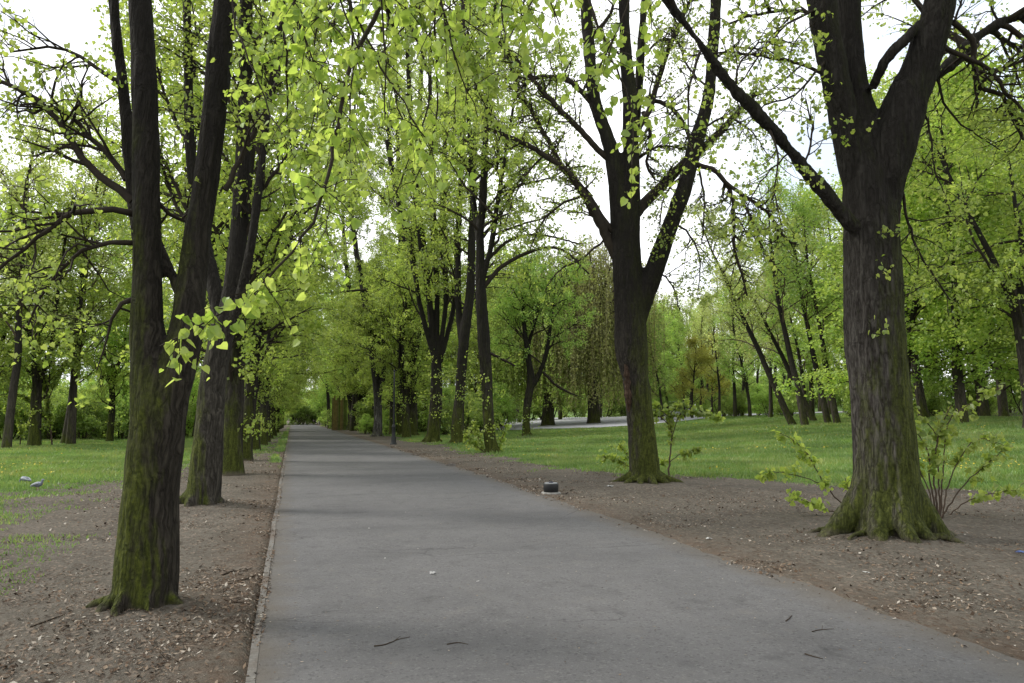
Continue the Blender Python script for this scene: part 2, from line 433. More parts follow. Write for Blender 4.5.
# ------------------------------------------------------------------ hero trees
def voxel_mesh(mb, voxel, bark, amp, fx, seed):
    me = mb.mesh('trunk_raw')
    o = bpy.data.objects.new('tmp_trunk', me); C.objects.link(o)
    md = o.modifiers.new('r', 'REMESH'); md.mode = 'VOXEL'; md.voxel_size = voxel; md.use_smooth_shade = True
    md2 = o.modifiers.new('s', 'SMOOTH'); md2.iterations = 4; md2.factor = .5
    dg = bpy.context.evaluated_depsgraph_get(); dg.update()
    ev = o.evaluated_get(dg); m2 = bpy.data.meshes.new_from_object(ev)
    bpy.data.objects.remove(o); bpy.data.meshes.remove(me)
    n = len(m2.vertices); co = np.empty(n * 3, np.float32); m2.vertices.foreach_get('co', co); co = co.reshape(-1, 3)
    no = np.empty(n * 3, np.float32); m2.vertex_normals.foreach_get('vector', no); no = no.reshape(-1, 3)
    nz = mn.noise; s = seed * 7.3
    d = np.fromiter(((1 - 2.2 * abs(nz((x * fx + s + .35 * nz((x * 3, y * 3, z * 2)), y * fx, z * 1.7))) + .5 * nz((x * fx * 2.2, y * fx * 2.2 + s, z * 4.5)) + 2.4 * nz((x * 3.4, y * 3.4 + s, z * .45)) + .9 * nz((x * 7, y * 7, z * 3))) for x, y, z in co.tolist()), float, n)
    d = np.clip(d - d.mean() - .6, -4, 3)
    co = co + no * (d * amp)[:, None]
    m2.vertices.foreach_set('co', co.astype(np.float32).ravel()); m2.update()
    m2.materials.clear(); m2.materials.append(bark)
    m2.polygons.foreach_set('use_smooth', np.ones(len(m2.polygons), bool))
    m2.name = 'trunk'
    return m2

def hero(name, label, base_px, stems, roots, thin, bark, voxel, amp, fx, seed, crown_pr, crown_nch, leafm, lsize, leafn_thin=0, group=None, kind='leaf', rootlen=1.0, base_r=.3, epi=None, thin_len=.8, thin_leaf=5):
    bx, by = ground(*base_px); D = bx * sy_ + by * cy_
    z0 = Hs(bx, by); base = np.array([bx, by, z0])
    rng = np.random.default_rng(seed); sk = Sk(); mb = MB()
    W = lambda q: at(q[0], q[1], D + q[3]) - base
    st = []
    for s in stems:
        P = np.array([W(q) for q in s]); R = np.array([q[2] * tt(q[0], q[1], D + q[3]) / F for q in s])
        if s is stems[0]: P[0, 2] = -.3
        P, R = resample(P, R, .12)
        st.append((P, R)); tube(mb, P, R, 20)
    for (ang, ln, r0, h0) in roots:
        c, s_ = math.cos(math.radians(ang)), math.sin(math.radians(ang))
        br = base_r
        pts = [np.array([c * br * .25, s_ * br * .25, h0]), np.array([c * br * .72, s_ * br * .72, h0 * .45]), np.array([c * (br + ln * .32), s_ * (br + ln * .32), .09]), np.array([c * (br + ln * .65) - s_ * .05, s_ * (br + ln * .65) + c * .05, .01]), np.array([c * (br + ln), s_ * (br + ln), -.08])]
        P, R = resample(pts, [r0 * 1.0, r0 * .95, r0 * .75, r0 * .45, r0 * .2], .08)
        tube(mb, P, R, 12)
    me = voxel_mesh(mb, voxel, bark, amp, fx, seed)
    for s in thin:
        P = np.array([W(q) for q in s]); R = np.array([max(.003, q[2] * tt(q[0], q[1], D + q[3]) / F) for q in s])
        P, R = resample(P, R, .10)
        P[1:-1] += np.random.default_rng(seed + len(sk.br)).normal(size=(len(P) - 2, 3)) * .008
        sk.br.append((P, R, 8))
        if leafn_thin:
            tp = dict(crown_pr); tp['len'] = {1: 1.5, 2: thin_len, 3: thin_len * .5}; tp['leaf'] = thin_leaf; tp['up'] = {1: (.05, -.05), 2: (.1, -.08), 3: (.0, -.15)}; tp['jit'] = .03; tp['n'] = {0: 6, 1: 5, 2: 4}; tp['wob'] = .28
            spawn(rng, P, R, 1, 1, sk, tp, t0=.2, nch=max(3, int(leafn_thin * len(P) * .1)))
    for i, (P, R) in enumerate(st):
        nch = crown_nch[i]
        if nch: spawn(rng, P, R, 1, 0, sk, crown_pr, t0=crown_pr['ct0'][i], nch=nch)
    if epi: epicormic(rng, sk, st[0][0], st[0][1], *epi)
    root = thing(name, label, 'tree', tuple(base), 0, group)
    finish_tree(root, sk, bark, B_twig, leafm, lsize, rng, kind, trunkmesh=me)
    MOUNDS.append((bx, by, .105, base_r * 2.6 + .25))
    return root, base, sk

def Q(*pts):                                # (px, py, half width px[, depth offset]) with the last offset carried on
    out = []; o = 0
    for p in pts:
        if len(p) > 3: o = p[3]
        out.append((p[0], p[1], p[2], o))
    return out
def crown_pr(ct0, **kw):
    d = dict(PR_LIME); d['ct0'] = ct0; d.update(kw); return d

# first tree on the left
L1, L1b, _ = hero('linden_tree', 'nearest tree left of the path, mossy dark trunk forking low into two thick stems', (143, 618),
    [Q((143, 612, 31, 0), (147, 560, 30), (151, 492, 26), (158, 410, 27), (153, 370, 22), (147, 325, 16.5), (148, 250, 14.5), (145, 100, 13), (140, 0, 12), (136, -200, 10), (130, -500, 7), (128, -800, 3)),
     Q((160, 440, 20, 0), (172, 385, 20), (186, 338, 17), (196, 250, 13.5, .1), (211, 150, 12, .15), (220, 50, 12, .2), (226, 0, 11.5), (240, -200, 9, .3), (262, -500, 6, .5), (270, -760, 3, .5)),
     Q((148, 285, 7, .05), (135, 215, 7.5, .25), (129, 150, 7, .3), (122, 80, 6, .35), (114, 0, 6), (104, -200, 4.5), (96, -460, 2)),
     Q((154, 232, 5, .1), (166, 262, 6, .15), (182, 298, 6, .08))],
    [(168, .34, .055, .28), (205, .16, .05, .4), (-118, .16, .06, .5), (-75, .14, .055, .55), (-25, .16, .055, .5), (60, .2, .06, .4), (110, .2, .06, .4), (-150, .12, .05, .4)],
    [Q((133, 202, 4.8, .25), (120, 190, 4.2), (88, 165, 3.4), (52, 112, 2.7), (28, 95, 2.4), (-8, 78, 2), (-60, 60, 1.2)),
     Q((126, 180, 3, .3), (113, 160, 2.8), (90, 138, 2.4), (68, 115, 2), (50, 106, 2), (20, 105, 1)),
     Q((135, 214, 3.6, .05), (112, 208, 3.2, -.1), (92, 211, 3.2), (62, 219, 2.8, -.3), (38, 238, 2.1), (8, 262, 1.6), (-30, 290, 1)),
     Q((136, 243, 3, 0), (110, 243, 2.4, -.15), (82, 251, 2), (50, 285, 1.5), (28, 325, 1)),
     Q((134, 299, 3.2, 0), (121, 303, 2.4, -.05), (113, 318, 1.6, -.05), (106, 340, 1.0, -.1), (97, 370, .6)),
     Q((118, 82, 2.8, .35), (104, 74, 2.2), (80, 56, 1.8), (48, 47, 1.4), (10, 52, 1)),
     Q((225, 190, 3, .1), (245, 150, 2.4, .2), (268, 110, 1.8, .3), (282, 60, 1.4, .3)),
     Q((156, 200, 2.4, 0), (170, 215, 2, .1), (186, 222, 1.6, .3))],
    B_l1, .016, .007, 15, 1, crown_pr([.55, .55, .55, .5], leaf=8), [12, 10, 8, 0], LM_lime, .038, 12, base_r=.25, kind='heart', thin_len=.75, thin_leaf=6)
# second on the left
L2, _, _ = hero('linden_tree', 'second tree left of the path, grey trunk with mossy left edge', (201, 509),
    [Q((201, 506, 18, 0), (205, 480, 17), (209, 430, 14.5), (213, 380, 13.5), (221, 340, 12.5), (231, 300, 10), (237, 250, 9), (241, 200, 8.5), (245, 100, 7), (246, 0, 6.5), (248, -200, 5), (250, -430, 2.5)),
     Q((213, 375, 8, 0), (217, 320, 6.5, .15), (212, 275, 7.5, .3), (200, 225, 6.5, .5), (191, 160, 5.5), (188, 60, 5), (187, 0, 4.5), (184, -200, 3), (180, -400, 1.5)),
     Q((222, 350, 6, 0), (240, 298, 4.6, -.2), (252, 240, 5, -.4), (262, 160, 4), (275, 60, 3.4), (290, -60, 3), (300, -220, 1.5))],
    [(170, .25, .1, .5), (-120, .2, .1, .45), (-60, .2, .1, .5), (-15, .15, .1, .4), (60, .25, .09, .4), (120, .2, .08, .4)],
    [Q((243, 140, 2.6, 0), (254, 105, 2.2), (279, 65, 1.8), (299, 30, 1.4), (316, 5, 1)),
     Q((236, 250, 3, 0), (250, 225, 2.4), (262, 190, 2, -.2), (284, 160, 1.4, -.3), (300, 120, 1)),
     Q((190, 150, 2, .5), (175, 120, 1.6, .6), (160, 80, 1.3), (150, 40, 1)),
     Q((200, 230, 2.4, .5), (182, 215, 2, .6), (170, 190, 1.6), (158, 150, 1.2)),
     Q((205, 240, 2.4, .5), (185, 205, 2, .6), (166, 165, 1.5), (150, 130, 1))],
    B_l2, .022, .009, 12, 2, crown_pr([.36, .38, .3]), [15, 12, 11], LM_lime, .07, 9, base_r=.27)
# first on the right
R1, R1b, _ = hero('linden_tree', 'thickest tree, with flared mossy roots and a long bare limb reaching left', (886, 543),
    [Q((886, 538, 37, 0), (887, 488, 32), (882, 409, 28.5), (874, 330, 27.5), (874, 299, 28), (871, 224, 26.5), (867, 175, 24), (861, 122, 17, .1), (855, 85, 13, .1), (852, 50, 12, .12), (848, 0, 11.5), (838, -200, 10), (820, -500, 6), (815, -720, 3)),
     Q((861, 185, 18, 0), (846, 130, 15, -.05), (833, 70, 15, -.1), (821, 0, 14.5, -.12), (806, -180, 12), (780, -450, 7), (770, -640, 3)),
     Q((878, 215, 19, 0), (889, 158, 22, -.1), (904, 108, 22, -.15), (917, 78, 19, -.2), (928, 45, 17, -.3), (940, 0, 15.5, -.4), (962, -120, 13, -.5), (990, -350, 9, -.6), (1005, -560, 4)),
     Q((898, 138, 9, -.05), (918, 92, 8, .15), (950, 64, 6.8, .3), (978, 37, 6, .4), (998, 24, 5), (1024, 15, 4), (1075, 0, 3)),
     Q((862, 238, 8, -.05), (846, 218, 8, -.25), (804, 168, 6.6, -.5), (769, 125, 6, -.8), (734, 90, 5.6, -1.0), (704, 50, 5, -1.2), (684, 22, 4.6, -1.3), (663, -4, 4.3, -1.4), (620, -60, 3.5, -1.6), (560, -130, 2.2, -1.8)),
     Q((872, 90, 5.5, -.1), (884, 62, 5, -.3), (903, 42, 5, -.4), (922, 22, 5, -.4))],
    [(164, .52, .17, 1.0), (150, .75, .06, .2), (-16, .56, .18, 1.25), (-36, .42, .15, 1.1), (-105, .30, .15, 1.0), (-138, .28, .15, .8), (-75, .22, .12, .6), (70, .4, .15, .7), (115, .4, .14, .7), (20, .4, .13, .7), (-60, .6, .05, .15), (-165, .55, .055, .2)],
    [Q((998, 24, 3, .4), (1024, 38, 2.5), (1055, 70, 1.5)),
     Q((953, 22, 3, -.35), (972, 40, 3, -.2), (978, 85, 2.5, -.1), (1002, 95, 2, 0), (1024, 140, 1.4)),
     Q((943, 47, 2.6, -.35), (990, 70, 2, -.2), (1004, 90, 1.8), (1030, 118, 1.3)),
     Q((978, 85, 1.8, -.1), (996, 72, 1.6), (1024, 60, 1.3), (1050, 55, 1)),
     Q((838, 22, 2.2, -.1), (800, 12, 1.8, -.2), (760, 14, 1.5, -.3), (728, 24, 1.1)),
     Q((832, 80, 2, -.1), (812, 68, 1.7), (784, 60, 1.4), (734, 52, 1.1), (690, 56, .8)),
     Q((902, 190, 1.6, 0), (910, 230, 1.2, .1), (925, 262, 1, .1), (950, 300, .7)),
     Q((900, 205, 2, 0), (898, 250, 1.5, -.1), (893, 300, 1.1, -.1), (890, 320, .8)),
     Q((700, 52, 1.6, -1.2), (690, 85, 1.3, -1.2), (688, 125, .9), (694, 160, .5)),
     Q((769, 128, 1.3, -.8), (778, 150, 1, -.9), (775, 190, .8), (782, 225, .5)), Q((735, 93, 1.3, -1), (742, 60, 1, -1.1), (770, 40, .8), (800, 45, .5)), Q((804, 170, 1.2, -.5), (812, 135, 1, -.5), (806, 100, .7)),
     Q((790, 152, 1, -.6), (765, 175, .8, -.6), (748, 205, .6), (740, 240, .4)), Q((825, 62, 1.4, -.2), (795, 95, 1, -.3), (765, 105, .8), (740, 135, .5)), Q((815, 10, 1.4, -.2), (780, 30, 1, -.3), (750, 70, .8), (735, 90, .5)),
     Q((960, 55, 1.6, .3), (955, 20, 1.2, .3), (970, -20, .8)), Q((1000, 24, 1.4, .4), (990, 0, 1, .4), (1005, -30, .6)), Q((935, 75, 1.4, .2), (948, 110, 1.1, .3), (970, 130, .8), (1000, 150, .5)),
     Q((915, 95, 1.4, .2), (930, 130, 1, .3), (935, 170, .8), (950, 210, .5))],
    B_r1, .020, .013, 11, 3, crown_pr([.5, .55, .58, .45, .6, .9], leaf=8), [12, 10, 11, 7, 6, 0], LM_lime, .046, 9, base_r=.44, kind='heart')
# second on the right
R2, R2b, _ = hero('linden_tree', 'second tree right of the path, spread roots and a wide steep fork above', (646, 486),
    [Q((646, 482, 16, 0), (645, 470, 15), (641, 425, 13.5), (635, 376, 13.4), (632, 357, 16), (631, 342, 16.4), (629, 300, 15), (626, 250, 14.5), (621, 205, 12), (612, 155, 8.5), (603, 125, 7), (594, 95, 6.5), (589, 50, 6), (585, 0, 5.5), (578, -160, 4), (570, -330, 2)),
     Q((628, 265, 12, 0), (632, 190, 8.5, -.1), (630, 140, 8, -.1), (630, 100, 7.5), (626, 50, 6.5), (624, 0, 6), (618, -180, 4.5), (610, -380, 2)),
     Q((631, 165, 5, .1), (637, 110, 4.5, .3), (641, 50, 4, .4), (644, 0, 3.5), (652, -180, 2)),
     Q((631, 338, 11, 0), (640, 306, 11), (655, 268, 10.3, -.1), (668, 232, 9, -.2), (683, 190, 8, -.3), (697, 140, 7.5), (709, 95, 6.5), (713, 50, 5.6), (716, 0, 5), (722, -170, 4), (735, -360, 2))],
    [(165, .75, .11, .5), (-160, .55, .10, .4), (-130, .4, .1, .4), (-95, .35, .1, .45), (-60, .4, .11, .5), (-25, .7, .12, .45), (-10, .6, .1, .4), (60, .4, .1, .4), (120, .4, .1, .4)],
    [Q((616, 256, 6, 0), (604, 232, 5), (590, 205, 4.2, -.1), (569, 174, 3.6, -.2), (540, 152, 2.8), (510, 137, 2.2), (485, 128, 1.6)),
     Q((614, 232, 3.4, 0), (602, 218, 3), (586, 192, 3, .2), (566, 172, 2.8), (548, 140, 2.5), (534, 116, 2.2), (518, 84, 1.8), (505, 50, 1.3)),
     Q((610, 160, 3.2, 0), (600, 152, 3.2), (575, 125, 3), (555, 105, 2.8), (535, 82, 2.2), (520, 64, 1.8), (496, 40, 1.3)),
     Q((598, 110, 3, 0), (592, 103, 2.8), (572, 83, 2.6), (553, 77, 2.2), (532, 80, 1.8), (513, 95, 1.2)),
     Q((635, 214, 6, 0), (648, 200, 5.4, .1), (672, 176, 5, .2), (691, 158, 5, 0), (712, 140, 4, -.1), (738, 112, 3), (757, 92, 2)),
     Q((635, 134, 3.6, 0), (650, 108, 3, .1), (657, 85, 2.8), (668, 50, 2.6), (682, 18, 1.9), (695, -10, 1.4)),
     Q((643, 112, 2.2, .2), (650, 135, 1.9), (647, 165, 1.4), (655, 180, 1)),
     Q((645, 98, 2.4, .2), (668, 106, 2.2), (684, 124, 2, 0), (692, 146, 2, -.2)),
     Q((694, 164, 2.8, -.3), (712, 169, 2.5), (722, 178, 2.3), (732, 195, 2), (734, 222, 1.8), (734, 248, 1.6), (742, 275, 1.3), (747, 296, .9)),
     Q((723, 180, 2, -.35), (739, 193, 1.9), (755, 202, 1.7), (770, 216, 1.5), (785, 238, 1.2), (800, 246, .8)),
     Q((740, 194, 1.4, -.35), (752, 222, 1.2), (764, 250, 1), (784, 276, .7)),
     Q((699, 168, 1.2, -.3), (704, 200, 1), (702, 244, .7)),
     Q((634, 160, 1.4, .2), (660, 146, 1.2, .2), (690, 150, 1)),
     Q((700, 130, 1.3, -.3), (725, 118, 1, -.4), (750, 130, .8), (768, 155, .5)), Q((712, 60, 1.4, -.3), (735, 48, 1.1), (765, 52, .8), (790, 70, .5)), Q((710, 90, 1.2, -.3), (690, 70, 1), (676, 40, .8), (660, 30, .5)),
     Q((672, 222, 1.2, -.2), (690, 235, 1), (700, 262, .8), (698, 300, .4)), Q((690, 170, 1.2, -.3), (668, 190, 1, -.5), (660, 220, .7), (664, 250, .4)), Q((625, 60, 1.2, 0), (605, 40, 1, .2), (590, 10, .7)),
     Q((585, 195, 1.4, -.1), (560, 205, 1.1), (540, 225, .8), (530, 250, .5)), Q((545, 155, 1.2, 0), (530, 170, .9), (515, 195, .7), (505, 225, .4)), Q((655, 268, 1, -.1), (672, 285, .8), (680, 310, .5)),
     Q((641, 60, 1.2, .4), (660, 40, 1), (680, 38, .7), (700, 20, .5)), Q((604, 240, 1.2, 0), (580, 260, .9), (560, 270, .7), (545, 290, .4))],
    B_r2, .028, .012, 10, 4, crown_pr([.5, .6, .6, .62], leaf=7), [10, 9, 5, 6], LM_lime, .058, 11, base_r=.36, thin_len=.8, thin_leaf=5)

ROW = 'lindens lining the path'
def small(label, base, stems, bark=B_far, seed=5, thin=(), nch=None, epi=None, leafm=LM_lime, ct=.12, lsize=.10):
    D = ground(*base); n = len(stems)
    r = stems[0][0][2] * (D[0] * sy_ + D[1] * cy_) / F
    return hero('linden_tree', label, base, stems, [(a * 60 + seed * 17, r * 1.1, r * .4, r * 1.6) for a in range(6)], list(thin), bark, .04, .012, 8, seed,
        crown_pr([ct * 2.2] + [ct] * (n - 1), leaf=13), nch or [max(10, int(46 / n))] * n, leafm, lsize, 3, ROW, base_r=r * .9, epi=epi)[0]
small('slim tree right of the path, third in its row, trunk clothed in leafy shoots', (493, 455),
    [Q((493, 456, 7, 0), (489, 430, 5.8), (487, 390, 5.6), (484, 340, 6.5), (481, 290, 5.5), (480, 262, 5), (480, 230, 4.4), (483, 200, 4), (488, 100, 3.4), (498, -20, 2.4), (505, -140, 1)),
     Q((481, 262, 3.6, 0), (476, 220, 3.2, .2), (472, 180, 3), (468, 100, 2.5), (462, 0, 2), (458, -90, 1)),
     Q((482, 285, 3, 0), (492, 240, 2.6, -.3), (498, 200, 2.4), (508, 140, 2), (520, 60, 1))], seed=11,
    thin=[Q((483, 288, 2.5, 0), (504, 265, 2), (539, 249, 1.6), (564, 251, 1.3), (589, 274, .8)), Q((485, 262, 2, 0), (510, 240, 1.5), (540, 235, 1.2), (580, 244, .8)),
          Q((487, 352, 1.6, 0), (500, 358, 1.4), (515, 366, 1)), Q((480, 240, 2, 0), (500, 215, 1.6), (520, 180, 1.2), (540, 160, .8))], epi=(.5, 3.7, 34, .4, 13))
small('fourth tree of the right row, straight trunk wrapped in bright leafy shoots', (457, 446),
    [Q((457, 447, 7, 0), (458, 420, 6), (460, 390, 5), (463, 350, 5.5), (468, 310, 5), (471, 280, 4.5), (473, 200, 3.2), (476, 100, 2.6), (480, 0, 1.6), (482, -50, .8)),
     Q((463, 352, 3.6, 0), (459, 310, 3.4, .3), (458, 260, 3), (460, 200, 2.5), (462, 100, 2), (460, 10, 1))], seed=12, epi=(.5, 4.8, 40, .5, 14))
small('fifth tree of the right row, thick green base splitting into a fan of five stems', (432, 444),
    [Q((432, 445, 7.5, 0), (434, 425, 6.6), (436, 400, 6.5), (436, 362, 5), (433, 335, 3.4), (428, 290, 3), (423, 250, 4.4), (418, 210, 4), (413, 160, 3.2), (408, 60, 2.4), (405, -20, 1.2)),
     Q((437, 350, 2.6, 0), (437, 290, 2.8, .2), (434, 240, 4), (432, 180, 3.2), (430, 80, 2.2), (430, 0, 1.2)),
     Q((439, 358, 2.6, 0), (446, 300, 2.6, -.3), (443, 240, 3.8), (444, 180, 3), (447, 80, 2.2), (450, 0, 1.2)),
     Q((440, 362, 2.6, 0), (454, 305, 2.6, .3), (457, 250, 3.2), (461, 180, 2.6), (466, 90, 2)),
     Q((434, 358, 2.6, 0), (420, 305, 2.6, -.3), (411, 250, 3), (398, 200, 2.4), (386, 140, 1.6))], seed=13, epi=(1.6, 4.8, 40, .55, 14))
small('sixth tree of the right row, dark straight trunk behind the slim black post', (411, 438),
    [Q((411, 439, 6.5, 0), (413, 420, 5), (412, 390, 4.6), (411, 350, 4.8), (410, 300, 4.8), (410, 265, 4.6), (415, 220, 4), (418, 180, 3.4), (420, 100, 2.6), (424, 20, 1.4)),
     Q((410, 275, 4, 0), (404, 230, 3, .2), (396, 190, 2.4), (388, 130, 1.8), (380, 70, 1)),
     Q((411, 350, 2.5, 0), (422, 325, 2.2, -.2), (430, 290, 2), (436, 240, 1.4))], seed=14, epi=(2.2, 5.0, 26, .55, 14),
    thin=[Q((409, 345, 2, 0), (398, 325, 1.7), (382, 312, 1.3), (366, 290, 1)), Q((408, 286, 1.6, 0), (380, 288, 1.3), (350, 291, 1), (310, 294, .7))])
small('thin tree close behind the slim black post, left of a darker trunk', (402, 437),
    [Q((402, 437, 4.6, 0), (400, 410, 4), (400, 380, 3.8), (401, 330, 3.8), (402, 280, 3.2), (400, 220, 2.6), (398, 150, 2), (397, 90, 1))], seed=15, epi=(2, 4.5, 8, .5, 10))
small('pale patched trunk leaning left beside the path, left of the slim black post', (377, 438),
    [Q((377, 439, 5, 0), (378, 420, 4.2), (377, 390, 4), (373, 355, 3.8), (369, 325, 3.6), (363, 290, 3), (356, 250, 2.6), (350, 200, 2), (346, 150, 1)),
     Q((378, 400, 3, 0), (384, 370, 2.4), (383, 330, 2), (385, 270, 1.6))], bark=B_pale, seed=16, ct=.3)
small('dark forked tree right of the path, beyond the pale patched trunk', (362, 432),
    [Q((362, 433, 4.6, 0), (360, 410, 4), (358, 380, 3.6), (357, 350, 3.6), (353, 320, 3), (348, 280, 2.4), (344, 240, 2), (342, 190, 1)),
     Q((361, 395, 3, 0), (367, 370, 2.6), (364, 330, 2.4), (366, 280, 2)),
     Q((356, 350, 2.6, 0), (360, 310, 2.2), (362, 260, 1.6))], seed=17, epi=(.3, 1.8, 8, .4, 10))
small('dark tree with a stem leaning hard left, beside the tan board screen', (352, 431),
    [Q((352, 431, 3.6, 0), (352, 410, 3), (348, 392, 2.6), (342, 375, 2.3), (338, 355, 2), (334, 320, 1.6), (331, 290, 1)),
     Q((352, 405, 2.6, 0), (353, 380, 2.2), (351, 340, 2), (352, 290, 1.4))], seed=18, epi=(.3, 1.2, 4, .3, 8))

# ------------------------------------------------------------------ archetypes for the rest of the rows and the woods
A_lin = [linden(21, 'x', 13.5, .26, 3.4, 4), linden(22, 'x', 12.5, .24, 2.9, 3, (.05, .02)), linden(23, 'x', 14, .23, 4.2, 3, (-.04, .0))]
def wood(seed, H, r, cb, spread, nl, leafm, lsize, leafn, lean=(0, 0), nst=1, ang0=62, flat=0, bark=B_bg, name='woodland_tree', up1=(.06, -.06), kind='leaf', n1=7, n2=5, jit=.14):
    rng = np.random.default_rng(seed); sk = Sk()
    pr = dict(n={0: nl, 1: n1, 2: n2}, len={1: spread, 2: spread * .48, 3: spread * .22}, ang={0: ang0, 1: 48, 2: 45}, r={1: .05, 2: .02, 3: .009},
              up={1: up1, 2: (.0, -.08), 3: (0, -.15)}, leaf=leafn, jit=jit, prof=lambda t: 1.15 - .8 * t ** 1.5, flatb=.5)
    for k in range(nst):
        a = rng.random() * 6.28; q = .12 * k
        P, R = stem_path(rng, (q * math.cos(a), q * math.sin(a), -.3), (lean[0] + q * math.cos(a), lean[1] + q * math.sin(a), 1), H * (1 - .15 * rng.random() * k), r, .03, 11, .05, .02)
        sk.tr.append((P, R)); spawn(rng, P, R, H, 0, sk, pr, t0=cb, nch=nl)
    root = thing(name, 'x', 'tree'); finish_tree(root, sk, bark, B_twig2 if leafm is not LM_dense else B_twig, leafm, lsize, rng, kind, .4, flat, flare=.35)
    return root
A_dense = [wood(31, 15, .25, .10, 4.8, 38, LM_dense, .16, 20, flat=.5, up1=(.02, -.10), ang0=74, kind='leaf'), wood(32, 17, .28, .12, 5.0, 38, LM_dense, .17, 18, flat=.5, up1=(.02, -.1), ang0=72)]
A_mid = [wood(33, 15, .22, .22, 3.6, 26, LM_mid, .14, 10), wood(34, 17, .24, .3, 3.8, 26, LM_lime, .14, 9)]
A_olive = [wood(35, 16, .2, .3, 3.0, 24, LM_olive, .13, 7, ang0=48), wood(36, 18, .22, .34, 3.2, 26, LM_olive, .13, 6, ang0=42)]
A_lean = [wood(37, 14, .22, .35, 2.6, 20, LM_olive, .12, 6, lean=(-.42, 0), ang0=50), wood(38, 15, .22, .38, 2.8, 20, LM_mid, .12, 6, lean=(-.22, .05), ang0=50)]
A_yel = [wood(39, 8, .14, .2, 2.4, 20, LM_yel, .13, 10, ang0=50)]
A_shrub = [wood(41, 2.6, .035, .1, 1.3, 9, LM_shrub, .09, 10, nst=6, ang0=45, name='understorey_shrub', n1=5, n2=4, jit=.08), wood(42, 3.4, .04, .1, 1.6, 9, LM_mid, .09, 9, nst=5, ang0=45, name='understorey_shrub', n1=5, n2=4, jit=.08)]

def willow(seed, H, r, leafm, lean=(0, 0)):
    rng = np.random.default_rng(seed); sk = Sk()
    pr = dict(n={0: 14, 1: 7, 2: 6}, len={1: 3.8, 2: 1.8, 3: .7}, ang={0: 50, 1: 45, 2: 45}, r={1: .08, 2: .03, 3: .01}, up={1: (.05, -.1), 2: (0, -.2), 3: (-.3, -.6)}, leaf=3, jit=.1, prof=lambda t: 1.1 - .5 * t)
    P, R = stem_path(rng, (0, 0, -.3), (*lean, 1), H * .4, r, r * .7, 5); sk.tr.append((P, R))
    for k in range(4):
        a = k * 1.57 + rng.random(); P2, R2 = stem_path(rng, P[-2], (math.cos(a) * .5, math.sin(a) * .5, 1), H * .58, r * .55, .05, 8, .06, -.01); sk.tr.append((P2, R2)); spawn(rng, P2, R2, 1, 0, sk, pr, t0=.2)
    ends = [q[0][-1] for q in sk.tw]; rng.shuffle(ends)
    for e in ends[:1500]:                                        # hanging strands
        L = min(rng.uniform(.35, .95) * (e[2] - .6), 6.5)
        if L < .8: continue
        m = int(L * 12); t = np.sort(rng.random(m)); d = rng.normal(size=2) * .06 * L
        sk.tw.append((np.array([e, e + [d[0] * .6, d[1] * .6, -L * .5], e + [d[0], d[1], -L]]), np.array([.007, .005, .003]), 3))
        sk.lf.append(e + np.stack([d[0] * t, d[1] * t, -L * t], 1) + rng.normal(size=(m, 3)) * .03)
    root = thing('weeping_willow', 'x', 'willow'); finish_tree(root, sk, B_bg, B_twig2, leafm, .10, rng, 'leaf', 2.2); return root
A_wil = [willow(51, 11.5, .4, LM_will), willow(52, 12, .4, LM_brown)]

rg = random.Random(7)
ordn = ['third', 'fourth', 'fifth', 'sixth', 'seventh', 'eighth', 'ninth', 'tenth']
ys = [20.9, 27.0, 34.3, 41.0, 47.6, 54.4, 61.5, 68.2]
for i, y in enumerate(ys):
    plant(A_lin[(0, 2, 1)[i % 3]], -1.38 + rg.uniform(-.1, .12), y, rg.uniform(0, 6.28), rg.uniform(.92, 1.05), '%s tree counted from the camera in the row left of the path' % ordn[i], ROW)
for y in [75 + 7 * k for k in range(13)]:
    plant(A_lin[rg.randrange(3)], -1.4 + rg.uniform(-.2, .2), y, rg.uniform(0, 6.28), rg.uniform(.9, 1.05), 'far small linden of the left row towards the end of the path', 'far lindens of the left row')
for y in [52, 60.5, 70, 77, 84, 91, 98, 105, 113, 121, 130, 139, 148, 157]:
    plant(A_lin[rg.randrange(3)], 7.2 + rg.uniform(-.3, .3), y, rg.uniform(0, 6.28), rg.uniform(.9, 1.05), 'far small linden of the right row towards the end of the path', 'far lindens of the right row')
# next tree of the right row, beside the camera: its crown hangs into the upper right
plant(A_lin[1], 8.3, .9, 1.0, 1.0, 'linden right of the viewer whose twigs hang at the upper right edge', ROW)

# lone tree on the lawn
small('lone bushy young tree leaning right on the lawn before the grey drive', (527, 437),
    [Q((527, 438, 4.6, 0), (526, 420, 3.8), (528, 400, 4), (531, 378, 4), (527, 350, 2.8), (524, 320, 2.2), (522, 290, 1.6), (520, 265, .8)),
     Q((530, 390, 3, 0), (540, 372, 2.6), (548, 345, 2), (552, 310, 1.6), (556, 280, .8)),
     Q((532, 382, 2.4, 0), (528, 350, 2, .4), (538, 310, 1.6), (540, 275, .8))], seed=19, nch=[16, 12, 12], epi=(.4, 2.2, 14, .4, 10), leafm=LM_mid, ct=.25,
    thin=[Q((543, 372, 1.6, 0), (556, 385, 1.3), (568, 392, 1), (578, 396, .6))])
def putD(root, px, D, rz, sc, label, group):
    x, y = atx(px, D); return plant(root, x, y, rz, sc, label, group)
putD(A_wil[0], 548, 74, .4, 1.5, 'green weeping willow behind the lone lawn tree', None)
putD(A_wil[1], 594, 72, 1.2, 1.45, 'brownish weeping willow hanging left of the second right tree', None)
putD(A_wil[0], 498, 82, 2.2, 1.5, 'green weeping willow seen behind the slim third tree of the right row', None)
putD(A_wil[0], 636, 90, 3.0, 1.35, 'yellow green weeping willow behind the trunk of the second right tree', None)

